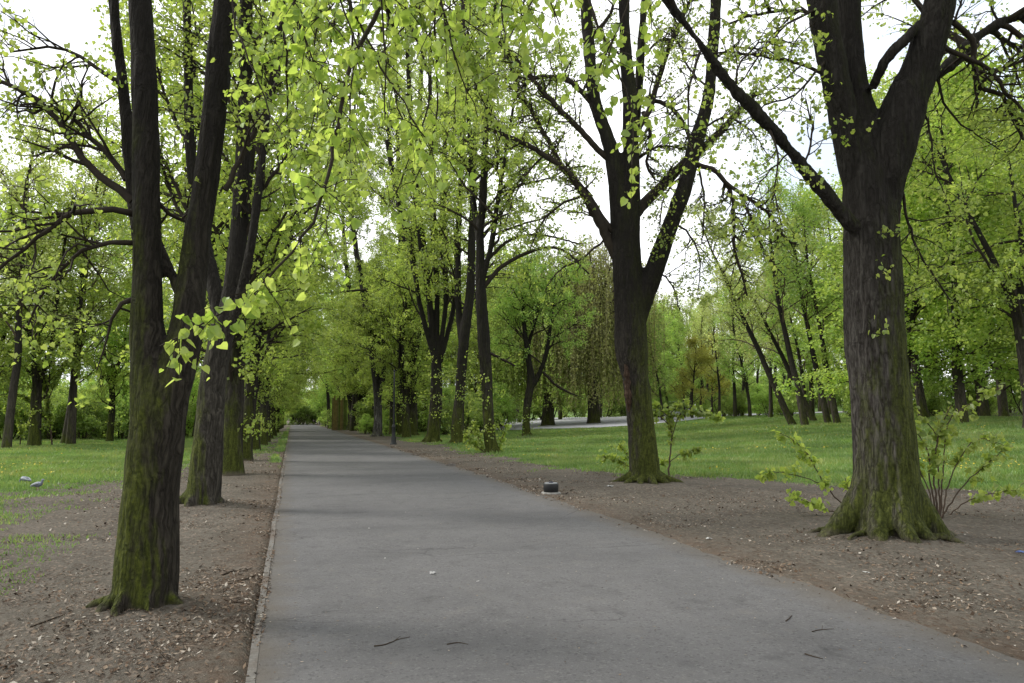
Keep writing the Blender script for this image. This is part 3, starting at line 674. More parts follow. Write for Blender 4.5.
# right-hand dense trees
dn = [(905, 40, 1.0), (962, 38, 1.0), (1004, 44, 1.05), (1060, 36, 1.0), (930, 56, 1.45), (985, 60, 1.55), (1045, 52, 1.45), (884, 52, 1.2), (1110, 46, 1.2), (860, 64, 1.15)]
dl = ['fresh green tree right behind the thick near trunk', 'fresh green tree with a dark trunk standing clear on the right lawn', 'fresh green tree over bare soil near the right edge', 'dense green tree at the right edge of the photo',
      'tall dense tree filling the gap above the right lawn', 'tall dense tree high behind the right lawn trees', 'tall dense tree behind the right edge tree', 'dense green tree just left of the thick near trunk', 'dense green tree beyond the right edge', 'taller green tree left behind the thick near trunk']
for i, (px, D, sc) in enumerate(dn): putD(A_dense[i % 2], px, D, i * 1.3, sc, dl[i], 'dense trees right of the lawn')
ln = [(795, 46, 0, 'first leaning trunk from the left in the clump beyond the lawn'), (806, 44, 1, 'second leaning trunk from the left beyond the lawn'), (816, 50, 0, 'third leaning trunk from the left beyond the lawn'), (829, 45, 1, 'dark nearly upright trunk beyond the lawn, second from the right of its clump'), (838, 44, 1, 'rightmost trunk of the clump beyond the lawn, beside the thick near tree')]
for i, (px, D, k, lb) in enumerate(ln): putD(A_lean[k], px, D, -.27 + .3 * (i % 2) - .1 * i, 1.0 - .03 * i, lb, 'leaning trees beyond the lawn')
putD(A_lin[2], 1032, 31, .3, 1.25, 'slender linden at the very right edge, its trunk just inside the frame', None)
putD(A_mid[1], 985, 50, 1.3, 1.35, 'very tall light green tree high behind the right lawn trees', None)
putD(A_mid[1], 925, 46, 2.3, 1.2, 'tall light green tree rising just right of the thick near trunk', None)
putD(A_olive[0], 8, 35, .3, 1.0, 'thin sparse tree rising highest at the far left of the photo', None)
putD(A_olive[1], 72, 40, 2.3, 1.0, 'thin sparse tree rising high behind the arching left limbs', None)
# far woods behind the lawn and the drive
def belt(kinds, spec, label, group):
    for (px, D, sc) in spec: putD(kinds[rg.randrange(len(kinds))], px, D, rg.uniform(0, 6.28), sc, label, group)
belt(A_olive + [A_mid[0]], [(655, 92, .95), (672, 104, .9), (690, 96, .9), (708, 100, .85), (724, 88, .95), (742, 82, .95), (760, 92, 1.0), (776, 78, .98), (700, 84, .8), (668, 84, .8), (640, 96, .9), (790, 70, 1.0), (812, 66, 1.0), (830, 76, 1.05), (850, 60, 1.0), (735, 70, .8), (770, 62, .85), (662, 70, .6), (684, 78, .7), (720, 76, .75), (750, 68, .75), (705, 110, 1.0), (728, 106, 1.05), (648, 76, .75)],
     'slender olive green tree of the far wood beyond the lawn', 'far wood beyond the lawn')
belt(A_mid, [(650, 112, 1.0), (680, 118, .95), (715, 116, .9), (750, 110, 1.0), (785, 100, 1.05), (820, 92, 1.1), (845, 84, 1.1), (805, 58, .8)],
     'leafy green tree deep in the far wood beyond the lawn', 'far wood beyond the lawn')
putD(A_yel[0], 692, 74, 0, .9, 'small yellow green tree at the edge of the far wood', None)
putD(A_yel[0], 712, 80, 2, 1.0, 'yellowish tree right of the smaller one at the far wood edge', None)
belt(A_mid + A_dense[:1], [(430, 80, 1.1), (400, 84, 1.1), (458, 86, 1.1), (480, 78, 1.0), (520, 92, 1.05), (560, 96, 1.0), (600, 100, 1.0), (370, 76, 1.0), (350, 92, 1.1), (330, 100, 1.1), (415, 66, .85), (470, 64, .6)],
     'full green tree in the wood right of the path, behind the row', 'wood right of the path')
# left woods
belt(A_mid + A_olive[:1] + [A_lin[1], A_lin[2]], [(10, 46, 1.0), (70, 44, .95), (95, 58, 1.0), (150, 56, 1.0), (-30, 52, 1.0), (35, 62, 1.05), (125, 70, 1.05), (180, 62, 1.0), (205, 74, 1.0), (-60, 66, 1.1), (0, 78, 1.1), (60, 80, 1.1), (160, 84, 1.1), (225, 86, 1.0), (245, 96, 1.0), (-100, 56, 1.0)],
     'light green tree in the wood beyond the left lawn', 'wood beyond the left lawn')
putD(A_lin[1], 36, 38, .5, 1.1, 'dark-trunked tree at the left lawn edge, near the left side of the photo', None)
putD(A_lin[2], 111, 45, 2.5, .8, 'forked tree at the left lawn edge just left of the nearest trunk', None)
belt(A_shrub, [(p, D, s) for p, D, s in [(5, 47, 1.1), (28, 50, 1.2), (52, 48, 1.0), (66, 50, 1.2), (84, 49, 1.1), (98, 52, 1.3), (124, 50, 1.1), (140, 54, 1.3), (172, 52, 1.2), (186, 56, 1.2), (-20, 46, 1.2), (200, 60, 1.2), (214, 66, 1.3), (70, 60, 1.5), (20, 60, 1.5), (118, 62, 1.5), (165, 66, 1.5)]],
     'low dusky shrub under the trees beyond the left lawn', 'shrubs beyond the left lawn')
belt(A_shrub, [(366, 66, .5), (386, 62, .6), (398, 70, .9), (372, 70, 1.2), (445, 58, 1.1), (455, 60, 1.2), (468, 57, 1.1), (476, 62, 1.2), (410, 72, 1.2), (425, 74, 1.3), (500, 68, 1.2)],
     'bushy shrub behind the row of trees right of the path', 'shrubs right of the path')
belt(A_shrub, [(650, 90, 1.1), (662, 84, .9), (676, 92, 1.2), (704, 90, 1.1), (724, 84, 1.0), (740, 80, 1.0), (758, 78, 1.0), (772, 70, .9), (790, 64, .8), (850, 58, .9), (866, 52, 1.0), (880, 56, 1.2), (915, 50, 1.0), (940, 54, 1.2), (975, 58, 1.2), (1010, 60, 1.2), (1035, 50, 1.0)],
     'low shrub at the edge of the wood beyond the right lawn', 'shrubs beyond the right lawn')
for i, (x, y, s) in enumerate([(-3.6, 82, 1.0), (-3.2, 96, 1.1), (-2.6, 112, 1.0), (-2.4, 70, .7), (6.0, 97, 1.0), (5.6, 112, 1.0), (5.8, 126, 1.1), (-2.2, 128, 1.1)]):
    plant(A_shrub[i % 2], x, y, i, s, 'green shrub crowding the path edge in the distance', 'far path shrubs')
for i, (x, y, s) in enumerate([(-2, 172, 1.0), (4, 176, 1.1), (10, 170, 1.0), (-7, 166, 1.1), (0, 188, 1.2), (7, 190, 1.2), (15, 180, 1.2), (-13, 176, 1.2)]):
    plant((A_mid + A_dense)[i % 4], x, y, i * .8, s, 'green tree closing the far end of the path', 'trees closing the path end')

belt(A_mid + A_olive, [(p, 128 + (p * 7 % 23), 1.15) for p in range(560, 900, 24)], 'far tree at the back of the wood beyond the lawn', 'back of the far wood')
belt(A_shrub, [(p, 112 + (p * 5 % 17), 2.2) for p in range(600, 880, 14)], 'tall thicket shrub at the back of the far wood', 'thicket behind the far wood')
belt(A_shrub, [(p, 78 + (p * 5 % 13), 2.0) for p in range(-20, 260, 18)], 'tall thicket shrub at the back of the left wood', 'thicket behind the left wood')
belt(A_shrub, [(p, 100 + (p * 5 % 13), 2.0) for p in range(330, 600, 18)], 'tall thicket shrub far behind the right row', 'thicket behind the right row')
belt(A_mid + A_lin[:2], [(-20, 37, .95), (66, 42, .9), (160, 46, 1.0), (196, 54, 1.0)], 'leafy tree standing near the front of the left wood', 'front of the left wood')
belt(A_mid[1:] + A_lin, [(352, 80, 1.05), (388, 68, 1.1), (424, 70, 1.05), (484, 74, 1.0)], 'leafy tree standing close behind the right row', 'trees close behind the right row')
for i, x in enumerate([-4.5, -2.2, 0.2, 2.4, 4.6, 6.8]): plant(A_shrub[i % 2], x, 163 + (i * 3) % 5, i, 2.1 + .4 * (i % 3), 'shrub closing the far end of the path', 'shrubs closing the path end')

# ------------------------------------------------------------------ scars in the bark
def scar(root, base, px0, py0, px1, py1, hw, Doff, mat, name='bark_scar', label=None):
    """sunken or bare patch on a trunk: a flattened lens between two points"""
    D = base[0] * sy_ + base[1] * cy_; a = at(px0, py0, D + Doff) - base; b = at(px1, py1, D + Doff) - base; rng = np.random.default_rng(int(px0))
    n = 16; t = np.linspace(0, 1, n); P = a[None] * (1 - t[:, None]) + b[None] * t[:, None]; P[:, :2] += rng.normal(size=(n, 2)) * .006
    r = hw * D / F * np.sin(PI * np.clip(t, .02, .98)) ** .6 * (1 + .2 * rng.normal(size=n)); mb = MB(); tube(mb, P, np.abs(r) + .004, 12)
    mk(name, mb.mesh(name, mat), root)
M_wood = bark_mat('bare_wood', (.03, .018, .012), (.13, .085, .06), .0, crack=.9); M_hol = simple('hollow_dark', (.006, .005, .004), .9, .05)
scar(R2, R2b, 629, 412, 626, 362, 3.4, -.22, M_wood)

scar(R2, R2b, 640, 470, 638, 420, 3.0, -.27, M_wood) if False else None

# ------------------------------------------------------------------ overhanging branches of a linden standing left beside the viewer
def overhang():
    rng = np.random.default_rng(77); sk = Sk()
    P0, R0 = stem_path(rng, (0, 0, -.3), (.03, .02, 1), 5.6, .24, .17, 7, .03); sk.tr.append((P0, R0))
    P1, R1 = stem_path(rng, P0[-1], (-.1, -.1, 1), 7, .15, .03, 9, .05); sk.tr.append((P1, R1))
    P2, R2 = stem_path(rng, P0[-2], (.2, -.2, 1), 7, .12, .03, 9, .05); sk.tr.append((P2, R2))
    base = np.array([-1.45, -.5, Hs(-1.45, -.5)])
    far = dict(PR_LIME); far.update(leaf=7)
    for P, R in ((P1, R1), (P2, R2)): spawn(rng, P, R, 1, 0, sk, far, t0=.35, nch=9)
    # big limbs reaching forward over the path
    limbs = [np.array([P0[-2] + base, (-.7, 1.6, 5.5), (0.1, 3.2, 5.7), (1.2, 4.4, 5.5), (2.4, 5.2, 5.1)]),
             np.array([P0[-1] + base, (-.2, 1.2, 6.3), (1.1, 2.6, 6.3), (2.8, 3.8, 5.9), (4.2, 4.6, 5.3)]),
             np.array([P0[-3] + base, (-1.0, 1.8, 5.0), (-.5, 3.4, 5.2), (0.2, 5.0, 5.1), (.8, 6.4, 4.7)])]
    LP = []
    for L, r in zip(limbs, (.075, .07, .06)):
        P, R = resample(L, np.linspace(r, r * .35, len(L)), .15); LP.append((P, R)); sk.br.append((P - base, R, 8))
    allP = np.vstack([p for p, _ in LP])
    T = [(160, 346, 3.7, 'main'), (282, 135, 4.8), (300, 170, 4.8), (330, 110, 3.9), (352, 175, 4.6), (385, 120, 3.6), (408, 190, 4.9), (432, 150, 4.0), (455, 60, 3.6), (478, 118, 4.6), (505, 60, 4.2),
         (545, 70, 5.0), (560, 25, 4.0), (596, 75, 4.4), (632, 165, 4.3), (652, 30, 4.6), (365, 60, 3.4), (290, 40, 3.8), (418, 30, 4.4), (325, 235, 5.2), (345, 40, 4.2), (470, 20, 3.8), (388, 215, 5.8), (300, 60, 5.2), (310, 120, 5.6), (440, 95, 5.4), (370, 150, 5.4), (395, 60, 5.0), (520, 20, 4.6), (300, 225, 5.4), (420, 150, 5.6), (480, 60, 5.2), (500, 140, 5.4), (355, 120, 5.2), (340, 150, 6.4), (375, 60, 6.2), (400, 110, 6.4), (430, 50, 6.2), (455, 130, 6.4), (320, 60, 6.2), (490, 90, 6.4), (362, 190, 6.4), (300, 100, 6.2), (412, 215, 6.6)]
    for q in T:
        px, py, D = q[:3]; e = at(px, py, D)
        if len(q) > 3:
            pts = [at(430, -130, 4.1), at(384, 0, 3.95), at(365, 32, 3.9), at(351, 67, 3.85), at(336, 125, 3.8), at(324, 190, 3.75), at(303, 238, 3.7), at(262, 282, 3.7), at(214, 318, 3.7), e]
            i = np.argmin(np.linalg.norm(allP - pts[0], axis=1)); pts = [allP[i]] + pts
            P, R = resample(pts, [.016, .015, .014, .013, .012, .011, .009, .007, .006, .0045, .003], .08)
        else:
            up = e + np.array([rng.normal() * .45 - .1, -.1 + rng.normal() * .4, .75 + .3 * rng.random()])
            i = np.argmin(np.linalg.norm(allP - (up + [-.5, -.4, .8]), axis=1)); s = allP[i]
            pts = [s, s * .55 + up * .45 + [0, 0, .15], up * .85 + s * .15, e * .55 + up * .45 + rng.normal(size=3) * .07, e]
            P, R = resample(pts, [.014, .011, .008, .005, .003], .08)
        P[1:-1] += rng.normal(size=(len(P) - 2, 3)) * .006
        P = P - base; sk.br.append((P, R, 6)); n = len(P)
        a0 = .60 if len(q) > 3 else .55
        for k in range(34 if len(q) > 3 else 13):
            t = a0 + (1 - a0) * rng.random(); i = min(int(t * (n - 1)), n - 2); T_ = unit(P[i + 1] - P[i])
            d = unit(T_ * .45 + rng.normal(size=3) * .6 + [0, 0, .02]); L = rng.uniform(.12, .42 if len(q) < 4 else .26)
            tw = np.array([P[i], P[i] + d * L * .5, P[i] + d * L + [0, 0, -.18 * L]])
            sk.tw.append((tw, np.array([.0035, .0025, .0015]), 3))
            m = rng.poisson(8 * L / .25 + 2)
            tq = rng.random(m)[:, None]; sk.lf.append(tw[0] + (tw[2] - tw[0]) * tq + rng.normal(size=(m, 3)) * .022 + [0, 0, -.02])
    root = thing('linden_tree', 'linden beside the viewer whose large bright leaves hang across the top of the photo', 'tree', tuple(base), 0, ROW)
    finish_tree(root, sk, B_l1, B_twig, LM_near, .041, rng, 'heart', .9, szvar=.45)
overhang()

# ------------------------------------------------------------------ suckers, saplings at the trunk feet
def sprout(name, label, cat, base, stems, leafn, lsize, seed, D=None, leafm=LM_lime, tw=B_twig2):
    """stems: polylines (px, py, half width px, depth offset)"""
    rng = np.random.default_rng(seed); bx, by = ground(*base); D = bx * sy_ + by * cy_
    b = np.array([bx, by, Hs(bx, by)]); root = thing(name, label, cat, tuple(b)); lf = MB()
    for s in stems:
        P = np.array([at(q[0], q[1], D + q[3]) - b for q in s]); R = np.array([q[2] * .62 * (D + q[3]) / F for q in s])
        P, R = resample(P, R, .07); P[1:-1] += rng.normal(size=(len(P) - 2, 3)) * .006
        mb = MB(); tube(mb, P, R, 6)
        n = len(P)
        for k in range(int(n * leafn[0] * 1.7)):
            i = int(n * (leafn[2] + (1 - leafn[2]) * rng.random()) * .999); i = min(i, n - 2)
            d = unit((P[i + 1] - P[i]) * 3 + rng.normal(size=3) * .5); L = rng.uniform(.06, .26)
            tube(mb, np.array([P[i], P[i] + d * L]), np.array([.003, .0015]), 3, cap=False)
            m = rng.poisson(leafn[1]); 
            if m: leaves(lf, P[i] + d * L * rng.random(m)[:, None] + rng.normal(size=(m, 3)) * .025, lsize * 1.12, rng, 'heart', .35)
        mk('stem', mb.mesh('stem', tw), root)
    mk('leaves', lf.mesh('leaves', leafm, False), root)
sprout('basal_shoots', 'fan of upright leafy shoots growing right behind the thickest trunk', 'shoots', (938, 520),
    [Q((938, 520, 1.6, .3), (930, 480, 1.2), (927, 450, 1), (912, 425, .6)), Q((938, 518, 1.6, .3), (934, 470, 1.3), (940, 430, 1), (952, 405, .6)), Q((940, 518, 1.5, .4), (938, 460, 1.1), (933, 430, .8), (905, 400, .5), (896, 380, .4)),
     Q((940, 520, 1.4, .2), (960, 490, 1.1), (985, 465, .8), (1005, 450, .5)), Q((942, 520, 1.3, .2), (950, 480, 1), (975, 440, .7), (1010, 448, .4)), Q((936, 520, 1.3, .3), (928, 490, 1), (918, 465, .8), (906, 445, .5)),
     Q((942, 520, 1.3, .5), (970, 500, 1), (1000, 492, .6), (1020, 490, .4)), Q((940, 520, 1.4, .6), (944, 460, 1), (950, 420, .8), (985, 395, .5), (1006, 385, .4))], (.45, 4.5, .45), .075, 1)
sprout('basal_shoots', 'drooping leafy shoot left of the thickest trunk foot', 'shoots', (858, 515),
    [Q((860, 512, 1.5, -.2), (838, 500, 1.2), (822, 480, 1), (808, 455, .8), (790, 438, .5), (778, 432, .3)), Q((858, 515, 1.2, -.2), (835, 512, 1), (815, 505, .7), (790, 495, .4)), Q((826, 486, .8, -.2), (805, 478, .7), (780, 472, .5), (760, 478, .3)), Q((860, 510, 1, -.2), (850, 495, .8), (845, 478, .5))], (.6, 5, .35), .07, 2)
sprout('linden_sapling', 'thin upright sapling with few leaves right of the second right trunk', 'sapling', (668, 477),
    [Q((668, 478, 1.6, .2), (670, 455, 1.3), (672, 432, 1.1), (667, 415, .8), (650, 405, .5), (645, 398, .4)), Q((671, 440, 1, .2), (680, 415, .7), (694, 412, .5), (720, 418, .4)), Q((669, 425, .8, .2), (655, 412, .5), (648, 412, .4)), Q((670, 462, .8, .2), (684, 452, .6), (700, 450, .4)), Q((669, 430, .8, .2), (672, 412, .6), (688, 400, .4))], (.8, 5, .4), .085, 3)
sprout('basal_shoots', 'few low yellow green shoots left of the second right trunk', 'shoots', (628, 474),
    [Q((634, 470, 1, .1), (622, 462, .8), (612, 458, .5), (602, 456, .3)), Q((634, 466, .8, .1), (625, 452, .6), (618, 444, .4)), Q((655, 470, .8, -.3), (662, 463, .6), (668, 462, .4))], (.9, 5, .3), .08, 4)
sprout('basal_shoots', 'low leafy shoots around the foot of the slim third right tree', 'shoots', (478, 455),
    [Q((486, 452, .8, 0), (478, 438, .6), (474, 420, .4)), Q((484, 452, .8, 0), (470, 440, .5), (464, 432, .3)), Q((498, 452, .8, 0), (503, 436, .5), (508, 425, .3))], (1, 5, .2), .09, 5)
sprout('linden_sapling', 'small sapling hung with pale yellow leaves at the left lawn edge', 'sapling', (45, 447),
    [Q((52, 446, 1.4, 0), (50, 420, 1.1), (46, 390, .9), (40, 350, .7), (36, 310, .4)), Q((50, 425, 1, 0), (30, 400, .7), (15, 395, .5), (5, 410, .4)), Q((48, 400, 1, 0), (62, 370, .7), (75, 360, .5), (80, 378, .3)), Q((20, 447, 1, 0), (20, 425, .8), (10, 400, .6), (2, 370, .4)), Q((46, 380, .8, 0), (25, 350, .6), (8, 345, .4))], (1.3, 5, .15), .11, 6, leafm=LM_lime)

# ------------------------------------------------------------------ path, ground, drive
def strip_sheet(name, xa, xb, ya, yb, dz, mat, nx, dy, edge=0):
    ysl = [ya]
    while ysl[-1] < yb: ysl.append(ysl[-1] + max(dy, abs(ysl[-1]) * .02))
    ysl = np.array(ysl); xs = np.linspace(xa, xb, nx); X, Y = np.meshgrid(xs, ysl)
    Z = H0(np.zeros_like(Y) + 2, Y) + dz
    mb = MB(); i = np.arange(len(ysl) - 1)[:, None]; j = np.arange(nx - 1)[None]
    mb.add(np.stack([X, Y, Z], -1).reshape(-1, 3), np.stack([i * nx + j, i * nx + j + 1, (i + 1) * nx + j + 1, (i + 1) * nx + j], -1).reshape(-1, 4))
    return mk(name, mb.mesh(name, mat), kind='structure')
def asphalt():
    m, t, o = nt('asphalt'); n = N(t); v = n.pos()
    big = n.noise(n.scale(v, (1, .35, 1)), .8, 4); mid = n.noise(v, 5, 5, .6); fine = n.noise(v, 90, 3, .7); ag = n.voro(v, 160, 'F1')
    c = n.mix(n.mapr(big, .3, .7), (.088, .086, .088), (.114, .111, .113))
    c = n.mix(n.mapr(mid, .35, .7), c, n.mix(.16, c, (.2, .2, .2)))
    c = n.mix(n.math('MULTIPLY', n.mapr(fine, .46, .68), .5), c, (.165, .163, .165))
    ps = n.voro(v, 55, 'F1', 'Color'); sps = n.new('ShaderNodeSeparateColor'); n.link(ps, sps.inputs[0])
    c = n.mix(n.math('MULTIPLY', n.mapr(sps.outputs[0], .85, .97), .3), c, (.20, .195, .19)); c = n.mix(n.math('MULTIPLY', n.mapr(sps.outputs[1], .85, .97), .35), c, (.03, .03, .03))
    st = n.noise(v, 2.1, 5, .7); c = n.mix(n.math('MULTIPLY', n.mapr(st, .56, .68), .35), c, (.045, .044, .045)); c = n.mix(n.math('MULTIPLY', n.mapr(st, .44, .32), .3), c, (.15, .14, .13))
    c = n.mix(n.math('MULTIPLY', n.mapr(ag, .0, .35, 1, 0), .35), c, (.04, .04, .042))
    # darker patches stretched across the path
    w = n.noise(n.scale(v, (.25, 1.3, 1)), .55, 3); c = n.mix(n.math('MULTIPLY', n.mapr(w, .5, .68), .3), c, (.055, .055, .057))
    # dusty edges
    sx = n.new('ShaderNodeSeparateXYZ'); n.link(v, sx.inputs[0])
    nn = n.math('MULTIPLY', n.math('SUBTRACT', n.noise(v, 3.5, 5), .5), .5)
    e = n.math('MAXIMUM', n.mapr(n.math('ADD', sx.outputs[0], nn), 4.1, 4.55), n.mapr(n.math('ADD', sx.outputs[0], nn), .10, -.22))
    c = n.mix(n.math('MULTIPLY', e, .65), c, (.105, .09, .072))
    crv = n.new('ShaderNodeVectorMath'); crv.operation = 'ADD'; n.link(v, crv.inputs[0])
    q = n.new('ShaderNodeVectorMath'); q.operation = 'SCALE'; n.link(n.noise(v, 1.2, 4), q.inputs[0]); q.inputs['Scale'].default_value = 1.4; n.link(q.outputs[0], crv.inputs[1])
    cr = n.voro(crv.outputs[0], .42, 'DISTANCE_TO_EDGE'); crk = n.math('MULTIPLY', n.mapr(cr, .003, .009, 1, 0), n.mapr(n.noise(v, .6, 2), .48, .58))
    c = n.mix(n.math('MULTIPLY', crk, .38), c, (.03, .03, .03))
    h = n.math('ADD', n.math('MULTIPLY', fine, .6), ag)
    n.pr(o, c, .93, .15, n.bump(h, .35, .004)); return m
strip_sheet('path', PL - .02, PR + .12, -4, 175, 0.0, asphalt(), 24, .12)
def kerbmat():
    m, t, o = nt('kerb_concrete'); n = N(t); v = n.pos(); f = n.noise(v, 30, 5, .7); b = n.noise(v, 2, 3)
    c = n.mix(n.mapr(f, .3, .7), (.10, .095, .088), (.19, .18, .165)); c = n.mix(n.mapr(b, .45, .62), c, (.12, .10, .085))
    sx = n.new('ShaderNodeSeparateXYZ'); n.link(v, sx.inputs[0]); fr = n.math('FRACT', sx.outputs[1])
    c = n.mix(n.mapr(fr, .0, .02, .8, 0), c, (.04, .035, .03)); n.pr(o, c, .95, .1, n.bump(f, .4, .004)); return m
kb = MB(); P = [];
ysl = np.arange(-3, 60, .25); 
z = H0(ysl * 0 + 2, ysl) + .006 + (fbm(ysl * .8, ysl * 0, 9) - .5) * .012; xx = PL - .03 + (fbm(ysl * .5, ysl * 0 + 4, 9) - .5) * .03
for a, b in ((-.030, -.02), (-.026, 0), (.026, 0), (.030, -.02)): P.append(np.stack([xx + a, ysl, z + b], -1))
V = np.stack(P, 1).reshape(-1, 3); i = np.arange(len(ysl) - 1)[:, None] * 4; j = np.arange(3)[None]
kb.add(V, np.stack([i + j, i + j + 1, i + 4 + j + 1, i + 4 + j], -1).reshape(-1, 4)[:, ::-1]); mk('kerb', kb.mesh('kerb', kerbmat(), False), kind='structure')

def gmask(x, y):                                     # 1 = lawn, 0 = bare soil
    xl = np.clip(-5.0 + .14 * (y - 15.5), -8.0, -2.3) - .8 * sst(15, 11, y); xr = 7.2 + .75 * np.clip(19 - y, 0, 20) + 1.0 * sst(30, 20, y) * 0
    n = (fbm(x * .6, y * .45, 20, 4) - .5) * 2.2 + (fbm(x * 2.2, y * 1.8, 24, 3) - .5) * 2.2
    a = sst(-2.0, 1.5, (xl - x) + n); b = sst(-.9, .9, (x - xr) + n * .8)
    m = np.maximum(a, b)
    m = np.maximum(m, .28 * sst(.5, .75, fbm(x * 1.6, y * 1.1, 30, 4)) * sst(-1.9, -3.2, x) * sst(6, 10, y))
    ks = sst(.35, .1, abs(x + .42)) * sst(20, 30, y) * sst(.40, .58, fbm(x * 2, y * .5, 33)); m = np.maximum(m, ks * .8)
    sh = np.exp(-(((x - 13.5) / 3.0) ** 2 + ((y - 46) / 3.5) ** 2)); m = m * (1 - .75 * sh)      # bare ring under the lone tree
    sh = sst(33, 37, x - .15 * y) * sst(70, 50, y) * sst(28, 34, y); m = m * (1 - .9 * sh)               # bare soil under the right-hand trees
    return m
def ground_sheet():
    xs = np.concatenate([np.linspace(-220, -60, 17), np.linspace(-58, -14, 40), np.arange(-13.5, -3, .14), np.arange(-3, -.6, .06), np.arange(-.6, .25, .03), np.arange(.25, 4.2, .4), np.arange(4.2, 5.2, .035), np.arange(5.2, 12, .07), np.arange(12, 22, .18), np.linspace(22.5, 60, 70), np.linspace(63, 260, 30)])
    yy = [-40.0, -25, -15, -8, -4, -1, 1, 2.5]
    while yy[-1] < 230: yy.append(yy[-1] + max(.05, .0065 * yy[-1]))
    yy = np.array(yy + [300, 420]); X, Y = np.meshgrid(xs, yy); nx = len(xs); Z = H(X, Y)
    mb = MB(); i = np.arange(len(yy) - 1)[:, None]; j = np.arange(nx - 1)[None]
    mb.add(np.stack([X, Y, Z], -1).reshape(-1, 3), np.stack([i * nx + j, i * nx + j + 1, (i + 1) * nx + j + 1, (i + 1) * nx + j], -1).reshape(-1, 4))
    me = mb.mesh('ground', None)
    a = me.attributes.new('lawn', 'FLOAT', 'POINT'); a.data.foreach_set('value', gmask(X, Y).astype(np.float32).ravel())
    m, t, o = nt('soil_and_turf'); n = N(t); v = n.pos()
    at_ = n.new('ShaderNodeAttribute'); at_.attribute_name = 'lawn'; g = at_.outputs['Fac']
    b1 = n.noise(v, 1.1, 5, .6); b2 = n.noise(v, 9, 5, .65); b3 = n.noise(v, 60, 4, .7)
    so = n.mix(n.mapr(b1, .3, .7), (.074, .065, .053), (.142, .127, .106))
    so = n.mix(n.math('MULTIPLY', n.mapr(b2, .35, .7), .6), so, (.172, .156, .132)); so = n.mix(n.math('MULTIPLY', n.mapr(b3, .45, .75), .65), so, (.045, .035, .028))
    ch = n.voro(n.scale(v, (1, .6, 1)), 42, 'F1', 'Color'); s2 = n.new('ShaderNodeSeparateColor'); n.link(ch, s2.inputs[0])
    so = n.mix(n.math('MULTIPLY', n.mapr(s2.outputs[0], .86, .93), .55), so, (.24, .19, .15))
    so = n.mix(n.math('MULTIPLY', n.mapr(s2.outputs[1], .80, .9), .6), so, (.06, .042, .03))
    gr = n.mix(n.mapr(n.noise(v, .35, 4), .35, .65), (0.082, 0.143, 0.038), (0.138, 0.203, 0.060)); gr = n.mix(n.math('MULTIPLY', n.mapr(n.noise(v, 22, 4, .7), .4, .7), .6), gr, (0.045, 0.073, 0.017))
    gf = n.mapr(n.math('ADD', g, n.math('MULTIPLY', n.math('SUBTRACT', n.noise(v, 7, 5, .7), .5), 1.3)), .32, .80)
    # red-brown crumbs at the very edge of the path
    sx = n.new('ShaderNodeSeparateXYZ'); n.link(v, sx.inputs[0])
    ed = n.math('MULTIPLY', n.mapr(sx.outputs[0], 4.3, 4.45), n.mapr(sx.outputs[0], 5.2, 4.6)); el = n.math('MULTIPLY', n.mapr(sx.outputs[0], -.9, -.35), n.mapr(sx.outputs[0], .1, -.05))
    so = n.mix(n.math('MULTIPLY', n.math('MAXIMUM', ed, el), n.mapr(n.noise(v, 6, 5, .7), .38, .6, .05, .55)), so, (.115, .078, .056))
    c = n.mix(gf, so, gr)
    n.pr(o, c, .97, .08, n.bump(n.math('ADD', b2, n.math('MULTIPLY', b3, .6)), .9, .04)); me.materials.append(m)
    mk('ground', me, kind='structure')
ground_sheet()

DRV = [(470, 431.5), (520, 430.5), (560, 429.3), (600, 428.3), (640, 426), (680, 422.0), (710, 418.8), (740, 416.4), (790, 414.2), (860, 412.5)]
def drive():                                          # pale grey drive crossing behind the lawn
    near = DRV
    far = [(470, 420.5), (520, 419.2), (560, 418), (600, 417), (640, 416), (680, 415.2), (710, 414.8), (740, 414.4), (790, 413.2), (860, 411.6)]
    def gq(p): x, y = ground(*p); return np.array([x, y])
    A = [gq(p) for p in near]; B = [gq(p) for p in far]; rows = []
    for i in range(len(A) - 1):
        for k in range(8):
            t = k / 8; a = A[i] * (1 - t) + A[i + 1] * t; b = B[i] * (1 - t) + B[i + 1] * t
            rows.append([a * (1 - s) + b * s for s in np.linspace(0, 1, 14)])
    R = np.array(rows); Z = H0(R[..., 0], R[..., 1]) + .07; V = np.concatenate([R, Z[..., None]], -1); n_, m_ = R.shape[:2]
    mb = MB(); i = np.arange(n_ - 1)[:, None]; j = np.arange(m_ - 1)[None]
    mb.add(V.reshape(-1, 3), np.stack([i * m_ + j, (i + 1) * m_ + j, (i + 1) * m_ + j + 1, i * m_ + j + 1], -1).reshape(-1, 4)); mk('drive', mb.mesh('drive', simple('drive_asphalt', (.34, .34, .36), .9, .1, var=.12, scale=1)), kind='structure')
drive()

